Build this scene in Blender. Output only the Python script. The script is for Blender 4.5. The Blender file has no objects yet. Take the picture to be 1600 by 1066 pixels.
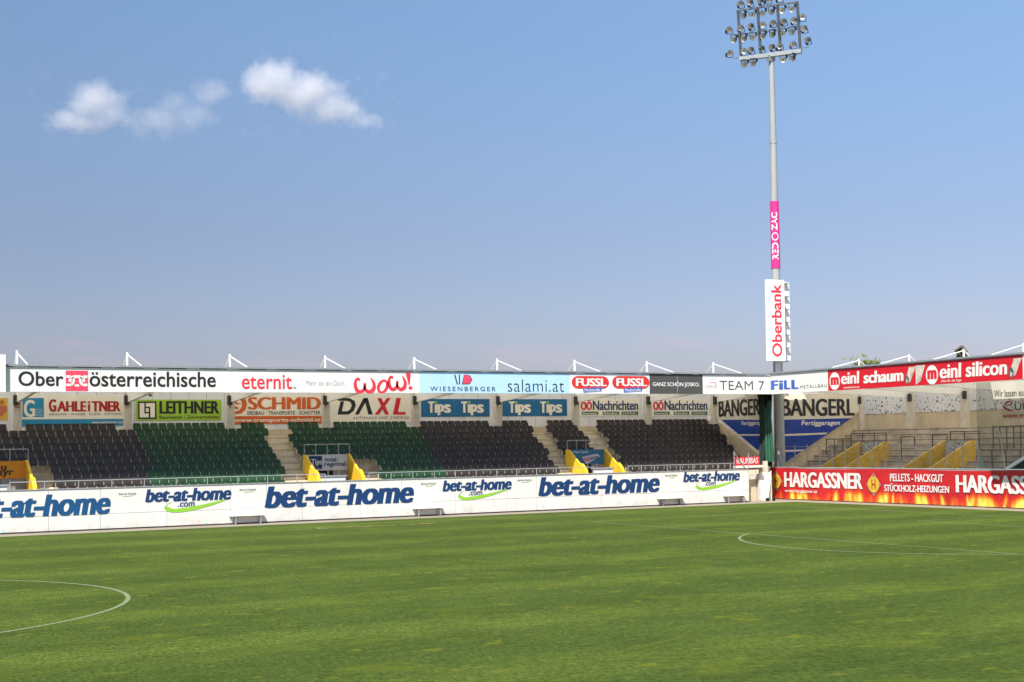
import bpy, bmesh, math, random
from mathutils import Vector, Matrix
random.seed(7)
sc = bpy.context.scene
COL = sc.collection
R = math.radians

# ------------------------------------------------------------------ camera
F, CX, CY, CZ, YAW, PIT, ROL, U0, V0 = 2273.66, 0.03, -41.119, 3.8553, 0.5324, 0.0333, -0.0166, 922.98, 616.05
fwd = Vector((math.sin(YAW)*math.cos(PIT), math.cos(YAW)*math.cos(PIT), math.sin(PIT)))
r0 = Vector((math.cos(YAW), -math.sin(YAW), 0)); uu0 = r0.cross(fwd)
rgt = r0*math.cos(ROL)+uu0*math.sin(ROL); upv = uu0*math.cos(ROL)-r0*math.sin(ROL)
CAMP = Vector((CX, CY, CZ))
cd = bpy.data.cameras.new('camera'); cam = bpy.data.objects.new('camera', cd); COL.objects.link(cam)
cd.sensor_width = 36; cd.lens = 36*F/1600
cd.shift_x = -(U0-800)/1600; cd.shift_y = (V0-533)/1600
cd.clip_start = 0.5; cd.clip_end = 6000
M = Matrix((rgt, upv, -fwd)).transposed().to_4x4(); M.translation = CAMP
cam.matrix_world = M
sc.camera = cam

# ------------------------------------------------------------------ light
SUND = Vector((-0.50, -0.53, 1.0)).normalized()
wd = bpy.data.worlds.new("World"); sc.world = wd; wd.use_nodes = True
nt = wd.node_tree; nt.nodes.clear()
sky = nt.nodes.new('ShaderNodeTexSky'); sky.sky_type = 'NISHITA'; sky.sun_disc = False
sky.sun_elevation = math.asin(SUND.z); sky.sun_rotation = math.atan2(SUND.x, SUND.y)
sky.air_density = 1.0; sky.dust_density = 1.6; sky.ozone_density = 3.0; sky.altitude = 400
tc = nt.nodes.new('ShaderNodeTexCoord'); sep = nt.nodes.new('ShaderNodeSeparateXYZ')
ramp = nt.nodes.new('ShaderNodeValToRGB'); mul = nt.nodes.new('ShaderNodeMix'); mul.data_type = 'RGBA'; mul.blend_type = 'MULTIPLY'
mul.inputs['Factor'].default_value = 1
nt.links.new(tc.outputs['Generated'], sep.inputs[0]); nt.links.new(sep.outputs['Z'], ramp.inputs[0])
cr = ramp.color_ramp
cr.elements[0].position = 0.0; cr.elements[0].color = (0.62, 0.52, 0.63, 1)
cr.elements[1].position = 0.30; cr.elements[1].color = (0.95, 0.985, 0.99, 1)
e = cr.elements.new(0.145); e.color = (0.735, 0.66, 0.70, 1)
nt.links.new(sky.outputs[0], mul.inputs['A']); nt.links.new(ramp.outputs[0], mul.inputs['B'])
bg = nt.nodes.new('ShaderNodeBackground'); bg.inputs[1].default_value = 0.075
wo = nt.nodes.new('ShaderNodeOutputWorld')
# the sky is a little paler toward the right (away from the sun)
dt = nt.nodes.new('ShaderNodeVectorMath'); dt.operation = 'DOT_PRODUCT'; dt.inputs[1].default_value = tuple(r0); nt.links.new(tc.outputs['Generated'], dt.inputs[0])
mr = nt.nodes.new('ShaderNodeMapRange'); mr.inputs['From Min'].default_value = -.35; mr.inputs['From Max'].default_value = .35; mr.inputs['To Min'].default_value = 1.0; mr.inputs['To Max'].default_value = 1.30; nt.links.new(dt.outputs['Value'], mr.inputs['Value'])
mu2 = nt.nodes.new('ShaderNodeVectorMath'); mu2.operation = 'SCALE'; # faint pinkish haze banks low over the horizon and a few thin wisps
mpw = nt.nodes.new('ShaderNodeMapping'); mpw.inputs['Scale'].default_value = (9, 9, 42); nt.links.new(tc.outputs['Generated'], mpw.inputs[0])
nw = nt.nodes.new('ShaderNodeTexNoise'); nw.inputs['Scale'].default_value = 1.0; nw.inputs['Detail'].default_value = 7; nw.inputs['Roughness'].default_value = .6; nt.links.new(mpw.outputs[0], nw.inputs['Vector'])
rw = nt.nodes.new('ShaderNodeMapRange'); rw.inputs['From Min'].default_value = .50; rw.inputs['From Max'].default_value = .66; nt.links.new(nw.outputs['Fac'], rw.inputs['Value'])
rz = nt.nodes.new('ShaderNodeMapRange'); rz.interpolation_type = 'SMOOTHSTEP'; rz.inputs['From Min'].default_value = .105; rz.inputs['From Max'].default_value = .055; rz.inputs['To Max'].default_value = .45; nt.links.new(sep.outputs['Z'], rz.inputs['Value'])
mw = nt.nodes.new('ShaderNodeMath'); mw.operation = 'MULTIPLY'; nt.links.new(rw.outputs[0], mw.inputs[0]); nt.links.new(rz.outputs[0], mw.inputs[1])
mxw = nt.nodes.new('ShaderNodeMix'); mxw.data_type = 'RGBA'; nt.links.new(mw.outputs[0], mxw.inputs['Factor']); nt.links.new(mul.outputs['Result'], mxw.inputs['A']); mxw.inputs['B'].default_value = (3.7, 3.2, 3.9, 1)
nt.links.new(mxw.outputs['Result'], mu2.inputs[0]); nt.links.new(mr.outputs[0], mu2.inputs['Scale'])
nt.links.new(mu2.outputs[0], bg.inputs[0]); nt.links.new(bg.outputs[0], wo.inputs[0])
sl = bpy.data.lights.new('sun', 'SUN'); sl.energy = 4.4; sl.angle = R(0.53); sl.color = (1.0, 0.95, 0.87)
so = bpy.data.objects.new('sun', sl); COL.objects.link(so); so.location = (-40, -60, 90)
so.rotation_euler = (-SUND).to_track_quat('-Z', 'Y').to_euler()
sc.view_settings.view_transform = 'Standard'; sc.view_settings.look = 'None'
sc.view_settings.exposure = 0.95; sc.view_settings.gamma = 1
sc.cycles.volume_bounces = 3

# ------------------------------------------------------------------ pixel (1600 wide photo) -> point on a real plane
def ray(x, y): return fwd*F + rgt*(x-U0) - upv*(y-V0)
def on(x, y, ax, val):
    d = ray(x, y); i = 'XYZ'.index(ax)
    return CAMP + d*((val-CAMP[i])/d[i])

# ------------------------------------------------------------------ materials
MATS = {}
def mat(name, col, rough=0.6, metal=0.0, var=0.12, scale=3.0, bump=0.0, bscale=40.0, spec=0.4, stretch=(1, 1, 1), col2=None, dirt=0.0):
    if name in MATS: return MATS[name]
    m = bpy.data.materials.new(name); m.use_nodes = True; n = m.node_tree; b = n.nodes['Principled BSDF']
    b.inputs['Roughness'].default_value = rough; b.inputs['Metallic'].default_value = metal
    b.inputs['Specular IOR Level'].default_value = spec
    t = n.nodes.new('ShaderNodeTexCoord'); mp = n.nodes.new('ShaderNodeMapping'); mp.inputs['Scale'].default_value = stretch
    geo = n.nodes.new('ShaderNodeNewGeometry')
    n.links.new(geo.outputs['Position'], mp.inputs[0])
    no = n.nodes.new('ShaderNodeTexNoise'); no.inputs['Scale'].default_value = scale; no.inputs['Detail'].default_value = 6; no.inputs['Roughness'].default_value = .62
    n.links.new(mp.outputs[0], no.inputs['Vector'])
    rp = n.nodes.new('ShaderNodeValToRGB'); rp.color_ramp.elements[0].position = .3; rp.color_ramp.elements[1].position = .72
    c2 = col2 or tuple(max(0, c*(1-var*2)) for c in col)
    c1 = tuple(min(1, c*(1+var*.5)) for c in col)
    rp.color_ramp.elements[0].color = (*c2, 1); rp.color_ramp.elements[1].color = (*c1, 1)
    n.links.new(no.outputs['Fac'], rp.inputs[0])
    last = rp.outputs[0]
    if dirt:
        d = n.nodes.new('ShaderNodeTexNoise'); d.inputs['Scale'].default_value = 1.3; d.inputs['Detail'].default_value = 9; d.inputs['Roughness'].default_value = .75
        mp2 = n.nodes.new('ShaderNodeMapping'); mp2.inputs['Scale'].default_value = (1.6, 1.6, .35)
        n.links.new(geo.outputs['Position'], mp2.inputs[0]); n.links.new(mp2.outputs[0], d.inputs['Vector'])
        r2 = n.nodes.new('ShaderNodeValToRGB'); r2.color_ramp.elements[0].position = .5; r2.color_ramp.elements[1].position = .8
        r2.color_ramp.elements[0].color = (0, 0, 0, 1); r2.color_ramp.elements[1].color = (dirt, dirt, dirt, 1)
        mx = n.nodes.new('ShaderNodeMix'); mx.data_type = 'RGBA'; mx.blend_type = 'MIX'
        n.links.new(d.outputs['Fac'], r2.inputs[0]); n.links.new(r2.outputs[0], mx.inputs['Factor'])
        n.links.new(last, mx.inputs['A']); mx.inputs['B'].default_value = (.16, .14, .11, 1); last = mx.outputs['Result']
    n.links.new(last, b.inputs['Base Color'])
    if bump:
        nb = n.nodes.new('ShaderNodeTexNoise'); nb.inputs['Scale'].default_value = bscale; nb.inputs['Detail'].default_value = 4
        n.links.new(mp.outputs[0], nb.inputs['Vector'])
        bp = n.nodes.new('ShaderNodeBump'); bp.inputs['Strength'].default_value = bump; bp.inputs['Distance'].default_value = .02
        n.links.new(nb.outputs['Fac'], bp.inputs['Height']); n.links.new(bp.outputs[0], b.inputs['Normal'])
    MATS[name] = m; return m

WHITE = mat('white board', (.74, .73, .70), .45, var=.03, scale=1.2, dirt=.10)
CREAM = mat('cream banner', (.84, .78, .65), .6, var=.05, scale=1.5)
INK = mat('black print', (.018, .018, .02), .5, var=.1)
NAVY = mat('navy print', (.012, .035, .13), .5, var=.06)
BETBLUE = mat('bet blue print', (.006, .072, .19), .5, var=.08, scale=.8)
BETNAVY = mat('deep blue print', (.006, .040, .135), .5, var=.08, scale=.8)
SWOOSH = mat('green swoosh', (.24, .50, .035), .5, var=.05)
RED = mat('red print', (.62, .012, .03), .45, var=.05)
CORAL = mat('coral red print', (.70, .035, .06), .45, var=.04)
PINKRED = mat('pink red print', (.72, .06, .12), .45, var=.04)
DKRED = mat('dark red print', (.42, .012, .012), .5, var=.05)
ORANGE = mat('orange red print', (.62, .11, .015), .5, var=.06)
BRIGHTOR = mat('orange board', (.75, .27, .01), .5, var=.06)
LBLUE = mat('light blue board', (.42, .64, .86), .45, var=.03, scale=1.2)
PALEB = mat('pale board', (.70, .76, .86), .45, var=.03)
CHAR = mat('charcoal board', (.075, .072, .072), .5, var=.06)
TEAL = mat('teal blue print', (.02, .24, .42), .5, var=.06)
TIPS = mat('petrol blue board', (.012, .13, .29), .5, var=.08)
LIME = mat('lime board', (.33, .52, .04), .5, var=.05)
GREY = mat('grey print', (.35, .35, .35), .5, var=.05)
DGREY = mat('dark grey print', (.08, .08, .09), .5, var=.05)
DKGREEN = mat('dark green print', (.015, .12, .075), .5, var=.05)
FILLB = mat('royal blue print', (.03, .11, .45), .5, var=.05)
BANB = mat('blue tarpaulin', (.012, .05, .30), .5, var=.14, scale=1.1, bump=.3, bscale=2)
TARP = mat('cream tarpaulin', (.66, .60, .49), .55, var=.08, scale=1.1, bump=.3, bscale=2)
MAG = mat('magenta band', (.62, .03, .22), .45, var=.05)
TURQ = mat('turquoise mark', (.25, .75, .62), .5)
CONC = mat('tan concrete', (.60, .50, .34), .85, var=.16, scale=1.4, bump=.25, bscale=18, dirt=.35)
STEPC = mat('pale step concrete', (.76, .66, .48), .85, var=.12, scale=1.6, bump=.2, bscale=18, dirt=.3)
CONCR = mat('stained terrace concrete', (.55, .475, .36), .85, var=.22, scale=.9, bump=.25, bscale=18, dirt=.8)
BASEC = mat('beige base concrete', (.58, .49, .34), .85, var=.1, scale=1.0, dirt=.25)
PILC = mat('pillar concrete', (.60, .55, .46), .8, var=.1, scale=2, dirt=.2)
CLAD = mat('grey white cladding', (.74, .74, .74), .5, var=.06, scale=1, dirt=.08)
ROOFG = mat('roof grey metal', (.30, .33, .36), .5, .2, var=.1)
SOFF = mat('soffit metal', (.78, .76, .71), .6, var=.05)
WSTEEL = mat('white steel', (.80, .80, .78), .4, var=.04)
GALV = mat('galvanised steel', (.46, .48, .50), .45, .55, var=.15, scale=6)
DSTEEL = mat('dark steel', (.05, .05, .055), .5, .3, var=.1)
YEL = mat('yellow paint', (.80, .50, .02), .5, var=.08, scale=2, dirt=.12)
YELR = mat('worn yellow paint', (.56, .36, .05), .6, var=.16, scale=2.2, dirt=.45)
BLKSEAT = mat('black seat plastic', (.048, .038, .033), .45, var=.4, scale=2.4, spec=.5, col2=(.020, .016, .015))
GRNSEAT = mat('green seat plastic', (.017, .082, .028), .5, var=.3, scale=2.4, spec=.5)
SEATM = mat('seat bracket metal', (.52, .49, .44), .5, .2, var=.2, scale=5)
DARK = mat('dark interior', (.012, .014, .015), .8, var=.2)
GNET = mat('green net cloth', (.014, .035, .025), .8, var=.4, scale=1.6, bump=.5, bscale=5)
WOODW = mat('pale bench plank', (.74, .72, .66), .6, var=.08, scale=4)
def fill_sheet_mat():
    m = bpy.data.materials.new('added translucent sheet'); m.use_nodes = True; n = m.node_tree; n.nodes.clear(); L = n.links.new
    o = n.nodes.new('ShaderNodeOutputMaterial'); x = n.nodes.new('ShaderNodeMixShader'); t = n.nodes.new('ShaderNodeBsdfTranslucent'); d = n.nodes.new('ShaderNodeBsdfDiffuse')
    t.inputs[0].default_value = (.90, .86, .78, 1); d.inputs[0].default_value = (.72, .70, .66, 1); x.inputs[0].default_value = .80
    L(d.outputs[0], x.inputs[1]); L(t.outputs[0], x.inputs[2]); L(x.outputs[0], o.inputs[0]); return m
FILLSHEET = fill_sheet_mat()  # translucent sheet added to pass fill light under both roofs
BARK = mat('bark', (.10, .07, .05), .9, var=.2, scale=5)
LAMPG = mat('lamp glass', (.80, .75, .66), .35, .15, var=.2, scale=3, spec=.7)
LAMPH = mat('lamp housing', (.07, .075, .08), .5, .5, var=.2)
POLEM = mat('pole zinc', (.34, .36, .365), .65, .05, var=.10, scale=1.2, stretch=(1, 1, .3))
APRON = mat('pale apron paving', (.25, .215, .165), .9, var=.12, scale=1.2, bump=.3, bscale=12)
EARTH = mat('earth', (.16, .15, .09), .95, var=.2, scale=.2)

def grass_mat():
    m = bpy.data.materials.new('pitch grass'); m.use_nodes = True; n = m.node_tree; b = n.nodes['Principled BSDF']
    b.inputs['Roughness'].default_value = .85; b.inputs['Specular IOR Level'].default_value = .04
    g = n.nodes.new('ShaderNodeNewGeometry'); L = n.links.new
    def noise(scale, detail=5, st=(1, 1, 1), rough=.6):
        mp = n.nodes.new('ShaderNodeMapping'); mp.inputs['Scale'].default_value = st
        L(g.outputs['Position'], mp.inputs[0])
        t = n.nodes.new('ShaderNodeTexNoise'); t.inputs['Scale'].default_value = scale; t.inputs['Detail'].default_value = detail; t.inputs['Roughness'].default_value = rough
        L(mp.outputs[0], t.inputs['Vector']); return t.outputs['Fac']
    def ramp(f, stops):
        r = n.nodes.new('ShaderNodeValToRGB'); els = r.color_ramp.elements
        while len(els) < len(stops): els.new(.5)
        for e_, (p_, c_) in zip(els, stops): e_.position = p_; e_.color = (*c_, 1)
        L(f, r.inputs[0]); return r.outputs[0]
    def mix(a, bb, f, mode='MIX'):
        x = n.nodes.new('ShaderNodeMix'); x.data_type = 'RGBA'; x.blend_type = mode
        for sock, v in (('A', a), ('B', bb)):
            if isinstance(v, tuple): x.inputs[sock].default_value = (*v, 1)
            else: L(v, x.inputs[sock])
        if isinstance(f, float): x.inputs['Factor'].default_value = f
        else: L(f, x.inputs['Factor'])
        return x.outputs['Result']
    base = ramp(noise(.22, 6), [(.32, (.050, .078, .0155)), (.68, (.068, .102, .0215))])
    # mowing bands along the pitch, edges broken up
    sep_ = n.nodes.new('ShaderNodeSeparateXYZ'); L(g.outputs['Position'], sep_.inputs[0])
    wob = n.nodes.new('ShaderNodeMath'); wob.operation = 'MULTIPLY_ADD'; L(noise(.35, 4), wob.inputs[0]); wob.inputs[1].default_value = 2.2; L(sep_.outputs['Y'], wob.inputs[2])
    sn = n.nodes.new('ShaderNodeMath'); sn.operation = 'SINE'; ms = n.nodes.new('ShaderNodeMath'); ms.operation = 'MULTIPLY'; ms.inputs[1].default_value = .95
    L(wob.outputs[0], ms.inputs[0]); L(ms.outputs[0], sn.inputs[0])
    band = ramp(sn.outputs[0], [(.0, (.84, .86, .86)), (.9, (1.10, 1.07, 1.02))])
    c = mix(base, band, 1.0, 'MULTIPLY')
    # narrower tyre width stripes
    band2 = ramp(noise(1.0, 3, (.05, 1.5, 1)), [(.3, (.90, .91, .91)), (.7, (1.11, 1.10, 1.05))])
    c = mix(c, band2, 1.0, 'MULTIPLY')
    # grain of the sward
    gr = ramp(noise(3.2, 8, (1, .8, 1), .85), [(.34, (.74, .77, .77)), (.66, (1.27, 1.22, 1.18))])
    c = mix(c, gr, .9, 'MULTIPLY')
    gr3 = ramp(noise(13.0, 6, (1, .34, 1), .9), [(.38, (.30, .36, .33)), (.62, (1.78, 1.68, 1.62))])
    gr4 = ramp(noise(1.1, 6, (.8, 1, 1), .8), [(.36, (.88, .90, .90)), (.64, (1.08, 1.07, 1.03))])
    c = mix(c, gr4, 1.0, 'MULTIPLY')
    c = mix(c, gr3, .85, 'MULTIPLY')
    gr2 = ramp(noise(42.0, 3, (1, 1, 1), .8), [(.25, (.6, .64, .6)), (.75, (1.38, 1.32, 1.3))])
    c = mix(c, gr2, .8, 'MULTIPLY')
    # dry yellowish patches
    pm = ramp(noise(.55, 4, (.8, 1.1, 1), .55), [(.57, (0, 0, 0)), (.68, (.42, .42, .42))])
    c = mix(c, (.098, .122, .012), pm)
    pm2 = ramp(noise(1.5, 3, (.8, 1.0, 1), .5), [(.63, (0, 0, 0)), (.69, (.7, .7, .7))])
    c = mix(c, (.118, .135, .014), pm2)
    L(c, b.inputs['Base Color'])
    bp = n.nodes.new('ShaderNodeBump'); bp.inputs['Strength'].default_value = .5; bp.inputs['Distance'].default_value = .04
    L(noise(30, 5, (1, 1, 1), .8), bp.inputs['Height']); L(bp.outputs[0], b.inputs['Normal'])
    return m
def paint_mat():
    m = bpy.data.materials.new('worn line paint'); m.use_nodes = True; n = m.node_tree; b = n.nodes['Principled BSDF']
    b.inputs['Roughness'].default_value = .9
    g = n.nodes.new('ShaderNodeNewGeometry'); t = n.nodes.new('ShaderNodeTexNoise'); t.inputs['Scale'].default_value = 9; t.inputs['Detail'].default_value = 6; t.inputs['Roughness'].default_value = .8
    n.links.new(g.outputs['Position'], t.inputs['Vector'])
    r = n.nodes.new('ShaderNodeValToRGB'); r.color_ramp.elements[0].position = .36; r.color_ramp.elements[0].color = (.08, .12, .03, 1)
    r.color_ramp.elements[1].position = .66; r.color_ramp.elements[1].color = (.22, .26, .16, 1)
    n.links.new(t.outputs['Fac'], r.inputs[0]); n.links.new(r.outputs[0], b.inputs['Base Color']); return m
def flame_mat(xw):
    m = bpy.data.materials.new('red banner with printed flames'); m.use_nodes = True; n = m.node_tree; b = n.nodes['Principled BSDF']; L = n.links.new
    b.inputs['Roughness'].default_value = .5
    g = n.nodes.new('ShaderNodeNewGeometry'); s = n.nodes.new('ShaderNodeSeparateXYZ'); L(g.outputs['Position'], s.inputs[0])
    def nz(scale, st, typ='FBM', detail=4, dist=.0):
        mp = n.nodes.new('ShaderNodeMapping'); mp.inputs['Scale'].default_value = st; L(g.outputs['Position'], mp.inputs[0])
        t = n.nodes.new('ShaderNodeTexNoise'); t.noise_type = typ; t.inputs['Scale'].default_value = scale; t.inputs['Detail'].default_value = detail; t.inputs['Distortion'].default_value = dist
        L(mp.outputs[0], t.inputs['Vector']); return t.outputs['Fac']
    def ma(op, a_, b_=None, c_=None):
        q = n.nodes.new('ShaderNodeMath'); q.operation = op
        for i_, v_ in enumerate((a_, b_, c_)):
            if v_ is None: continue
            if isinstance(v_, float): q.inputs[i_].default_value = v_
            else: L(v_, q.inputs[i_])
        return q.outputs[0]
    tong = nz(1.0, (0, .42, .13), 'FBM', 2, .3)              # where a tongue of flame rises
    pk = ma('POWER', ma('SUBTRACT', 1.0, ma('ABSOLUTE', ma('MULTIPLY_ADD', tong, 11.0, -5.5))), 2.0)
    pk = ma('MAXIMUM', pk, 0.0)
    fall = ma('MULTIPLY_ADD', s.outputs['Z'], -.92, 1.02)
    fall = ma('MAXIMUM', fall, 0.0)
    body = ma('MULTIPLY', nz(3.0, (0, 1, .30), 'FBM', 6, .5), .86)
    a = n.nodes.new('ShaderNodeMath'); a.operation = 'MULTIPLY'
    L(ma('ADD', ma('MULTIPLY', body, ma('POWER', fall, 1.0)), ma('MULTIPLY', pk, .62)), a.inputs[0]); L(ma('MINIMUM', ma('MULTIPLY', fall, 1.6), 1.0), a.inputs[1])
    r = n.nodes.new('ShaderNodeValToRGB'); els = r.color_ramp.elements
    els[0].position = .12; els[0].color = (.50, .010, .018, 1); els[1].position = .98; els[1].color = (.95, .75, .12, 1)
    for p_, c_ in ((.26, (.52, .012, .014, 1)), (.40, (.62, .05, .012, 1)), (.56, (.72, .13, .015, 1)), (.74, (.82, .38, .03, 1))):
        q = els.new(p_); q.color = c_
    L(a.outputs[0], r.inputs[0])
    t2 = n.nodes.new('ShaderNodeTexNoise'); t2.inputs['Scale'].default_value = .6; t2.inputs['Detail'].default_value = 8; L(g.outputs['Position'], t2.inputs['Vector'])
    r2 = n.nodes.new('ShaderNodeValToRGB'); r2.color_ramp.elements[0].position = .3; r2.color_ramp.elements[0].color = (.78, .78, .78, 1); r2.color_ramp.elements[1].position = .6; r2.color_ramp.elements[1].color = (1.05, 1.05, 1.05, 1)
    L(t2.outputs['Fac'], r2.inputs[0])
    x = n.nodes.new('ShaderNodeMix'); x.data_type = 'RGBA'; x.blend_type = 'MULTIPLY'; x.inputs['Factor'].default_value = 1
    L(r.outputs[0], x.inputs['A']); L(r2.outputs[0], x.inputs['B']); L(x.outputs['Result'], b.inputs['Base Color']); return m
def sticker_mat(name, basecol, dens, scale=5.0):
    m = bpy.data.materials.new(name); m.use_nodes = True; n = m.node_tree; b = n.nodes['Principled BSDF']; L = n.links.new
    b.inputs['Roughness'].default_value = .5
    g = n.nodes.new('ShaderNodeNewGeometry')
    v = n.nodes.new('ShaderNodeTexVoronoi'); v.inputs['Scale'].default_value = scale; L(g.outputs['Position'], v.inputs['Vector'])
    nz = n.nodes.new('ShaderNodeTexNoise'); nz.inputs['Scale'].default_value = .7; nz.inputs['Detail'].default_value = 2; L(g.outputs['Position'], nz.inputs['Vector'])
    sepc = n.nodes.new('ShaderNodeSeparateColor'); L(v.outputs['Color'], sepc.inputs[0])
    # sticker present where random cell value < local density and close to the cell centre
    th = n.nodes.new('ShaderNodeMath'); th.operation = 'MULTIPLY'; L(nz.outputs['Fac'], th.inputs[0]); th.inputs[1].default_value = dens
    c1 = n.nodes.new('ShaderNodeMath'); c1.operation = 'LESS_THAN'; L(sepc.outputs[0], c1.inputs[0]); L(th.outputs[0], c1.inputs[1])
    c2 = n.nodes.new('ShaderNodeMath'); c2.operation = 'LESS_THAN'; L(v.outputs['Distance'], c2.inputs[0]); c2.inputs[1].default_value = .36
    mm = n.nodes.new('ShaderNodeMath'); mm.operation = 'MULTIPLY'; L(c1.outputs[0], mm.inputs[0]); L(c2.outputs[0], mm.inputs[1])
    r = n.nodes.new('ShaderNodeValToRGB'); r.color_ramp.interpolation = 'CONSTANT'; els = r.color_ramp.elements
    els[0].color = (.03, .03, .035, 1); els[1].position = .6; els[1].color = (.10, .10, .12, 1)
    for p_, c_ in ((.75, (.02, .09, .05, 1)), (.86, (.25, .05, .04, 1)), (.93, (.5, .48, .4, 1))): q = els.new(p_); q.color = c_
    L(sepc.outputs[1], r.inputs[0])
    x = n.nodes.new('ShaderNodeMix'); x.data_type = 'RGBA'; L(mm.outputs[0], x.inputs['Factor']); L(r.outputs[0], x.inputs['B'])
    rb = n.nodes.new('ShaderNodeValToRGB'); rb.color_ramp.elements[0].position = .3; rb.color_ramp.elements[1].position = .7
    rb.color_ramp.elements[0].color = (*[c_*.86 for c_ in basecol], 1); rb.color_ramp.elements[1].color = (*basecol, 1); L(nz.outputs['Fac'], rb.inputs[0])
    L(rb.outputs[0], x.inputs['A']); L(x.outputs['Result'], b.inputs['Base Color']); return m
def net_mat(name, col, opac):
    m = bpy.data.materials.new(name); m.use_nodes = True; n = m.node_tree; n.nodes.clear(); L = n.links.new
    o = n.nodes.new('ShaderNodeOutputMaterial'); x = n.nodes.new('ShaderNodeMixShader'); t = n.nodes.new('ShaderNodeBsdfTransparent'); d = n.nodes.new('ShaderNodeBsdfDiffuse')
    d.inputs[0].default_value = (*col, 1)
    g = n.nodes.new('ShaderNodeNewGeometry'); nz = n.nodes.new('ShaderNodeTexNoise'); nz.inputs['Scale'].default_value = .8; nz.inputs['Detail'].default_value = 3; L(g.outputs['Position'], nz.inputs['Vector'])
    mr = n.nodes.new('ShaderNodeMapRange'); mr.inputs['To Min'].default_value = opac*.75; mr.inputs['To Max'].default_value = opac*1.25; L(nz.outputs['Fac'], mr.inputs['Value'])
    L(mr.outputs[0], x.inputs[0]); L(t.outputs[0], x.inputs[1]); L(d.outputs[0], x.inputs[2]); L(x.outputs[0], o.inputs[0]); return m
def leaf_mat(name, a, b_):
    m = mat(name, b_, .7, var=.3, scale=2.5, col2=a, spec=.2); return m

# ------------------------------------------------------------------ mesh helpers
class MB:
    def __init__(s): s.v = []; s.f = []; s.m = []
    def face(s, pts, mi=0):
        i = len(s.v); s.v += [Vector(p) for p in pts]; s.f.append(tuple(range(i, i+len(pts)))); s.m.append(mi)
    def box(s, a, b, mi=0):
        x0, y0, z0 = [min(a[i], b[i]) for i in range(3)]; x1, y1, z1 = [max(a[i], b[i]) for i in range(3)]
        i = len(s.v); s.v += [Vector(p) for p in ((x0,y0,z0),(x1,y0,z0),(x1,y1,z0),(x0,y1,z0),(x0,y0,z1),(x1,y0,z1),(x1,y1,z1),(x0,y1,z1))]
        for q in ((0,3,2,1),(4,5,6,7),(0,1,5,4),(1,2,6,5),(2,3,7,6),(3,0,4,7)): s.f.append(tuple(i+k for k in q)); s.m.append(mi)
    def prism(s, pts, d, mi=0):
        """closed polygon pts extruded by the vector d"""
        d = Vector(d); n = len(pts); i = len(s.v)
        s.v += [Vector(p) for p in pts]+[Vector(p)+d for p in pts]
        s.f.append(tuple(i+k for k in range(n))); s.f.append(tuple(i+n+k for k in reversed(range(n)))); s.m += [mi, mi]
        for k in range(n): s.f.append((i+k, i+n+k, i+n+(k+1)%n, i+(k+1)%n)); s.m.append(mi)
    def tube(s, a, b, r, r2=None, n=8, mi=0, cap=True):
        a = Vector(a); b = Vector(b); r2 = r if r2 is None else r2; d = (b-a).normalized()
        u = d.orthogonal().normalized(); w = d.cross(u); i = len(s.v)
        for c, rr in ((a, r), (b, r2)):
            for k in range(n): t = 2*math.pi*k/n; s.v.append(c+u*math.cos(t)*rr+w*math.sin(t)*rr)
        for k in range(n): s.f.append((i+k, i+(k+1)%n, i+n+(k+1)%n, i+n+k)); s.m.append(mi)
        if cap: s.f.append(tuple(i+k for k in reversed(range(n)))); s.f.append(tuple(i+n+k for k in range(n))); s.m += [mi, mi]
    def bar(s, a, b, w, h, mi=0):
        """rectangular bar from a to b, w sideways, h upward"""
        a = Vector(a); b = Vector(b); d = (b-a).normalized(); up = Vector((0, 0, 1))
        if abs(d.z) > .95: up = Vector((0, 1, 0))
        u = d.cross(up).normalized()*w/2; v = u.cross(d).normalized()*h/2
        s.prism([a+u+v, a-u+v, a-u-v, a+u-v], b-a, mi)
    def build(s, name, mats, parent=None, smooth=False, origin=None):
        if not isinstance(mats, (list, tuple)): mats = [mats]
        if origin is None:
            xs = [p.x for p in s.v]; ys = [p.y for p in s.v]; zs = [p.z for p in s.v]
            origin = Vector(((min(xs)+max(xs))/2, (min(ys)+max(ys))/2, min(zs)))
        origin = Vector(origin)
        me = bpy.data.meshes.new(name); me.from_pydata([p-origin for p in s.v], [], s.f)
        for m_ in mats: me.materials.append(m_)
        if len(mats) > 1: me.polygons.foreach_set('material_index', s.m)
        if smooth: me.polygons.foreach_set('use_smooth', [True]*len(me.polygons))
        bm = bmesh.new(); bm.from_mesh(me); bmesh.ops.recalc_face_normals(bm, faces=bm.faces); bm.to_mesh(me); bm.free()
        me.update()
        o = bpy.data.objects.new(name, me); COL.objects.link(o); put(o, origin, parent); return o
WPOS = {}
def put(o, origin, parent):
    WPOS[o] = Vector(origin)
    if parent is None: o.location = origin
    else: o.parent = parent; o.location = Vector(origin)-WPOS[parent]
def empty(name, loc, label=None, cat=None, group=None):
    o = bpy.data.objects.new(name, None); o.empty_display_size = .3; COL.objects.link(o); put(o, loc, None)
    if label: tag(o, label, cat, group)
    return o
def tag(o, label, cat, group=None):
    o['label'] = label; o['category'] = cat
    if group: o['group'] = group
    return o
def struct(o, kind='structure'): o['kind'] = kind; return o

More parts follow.
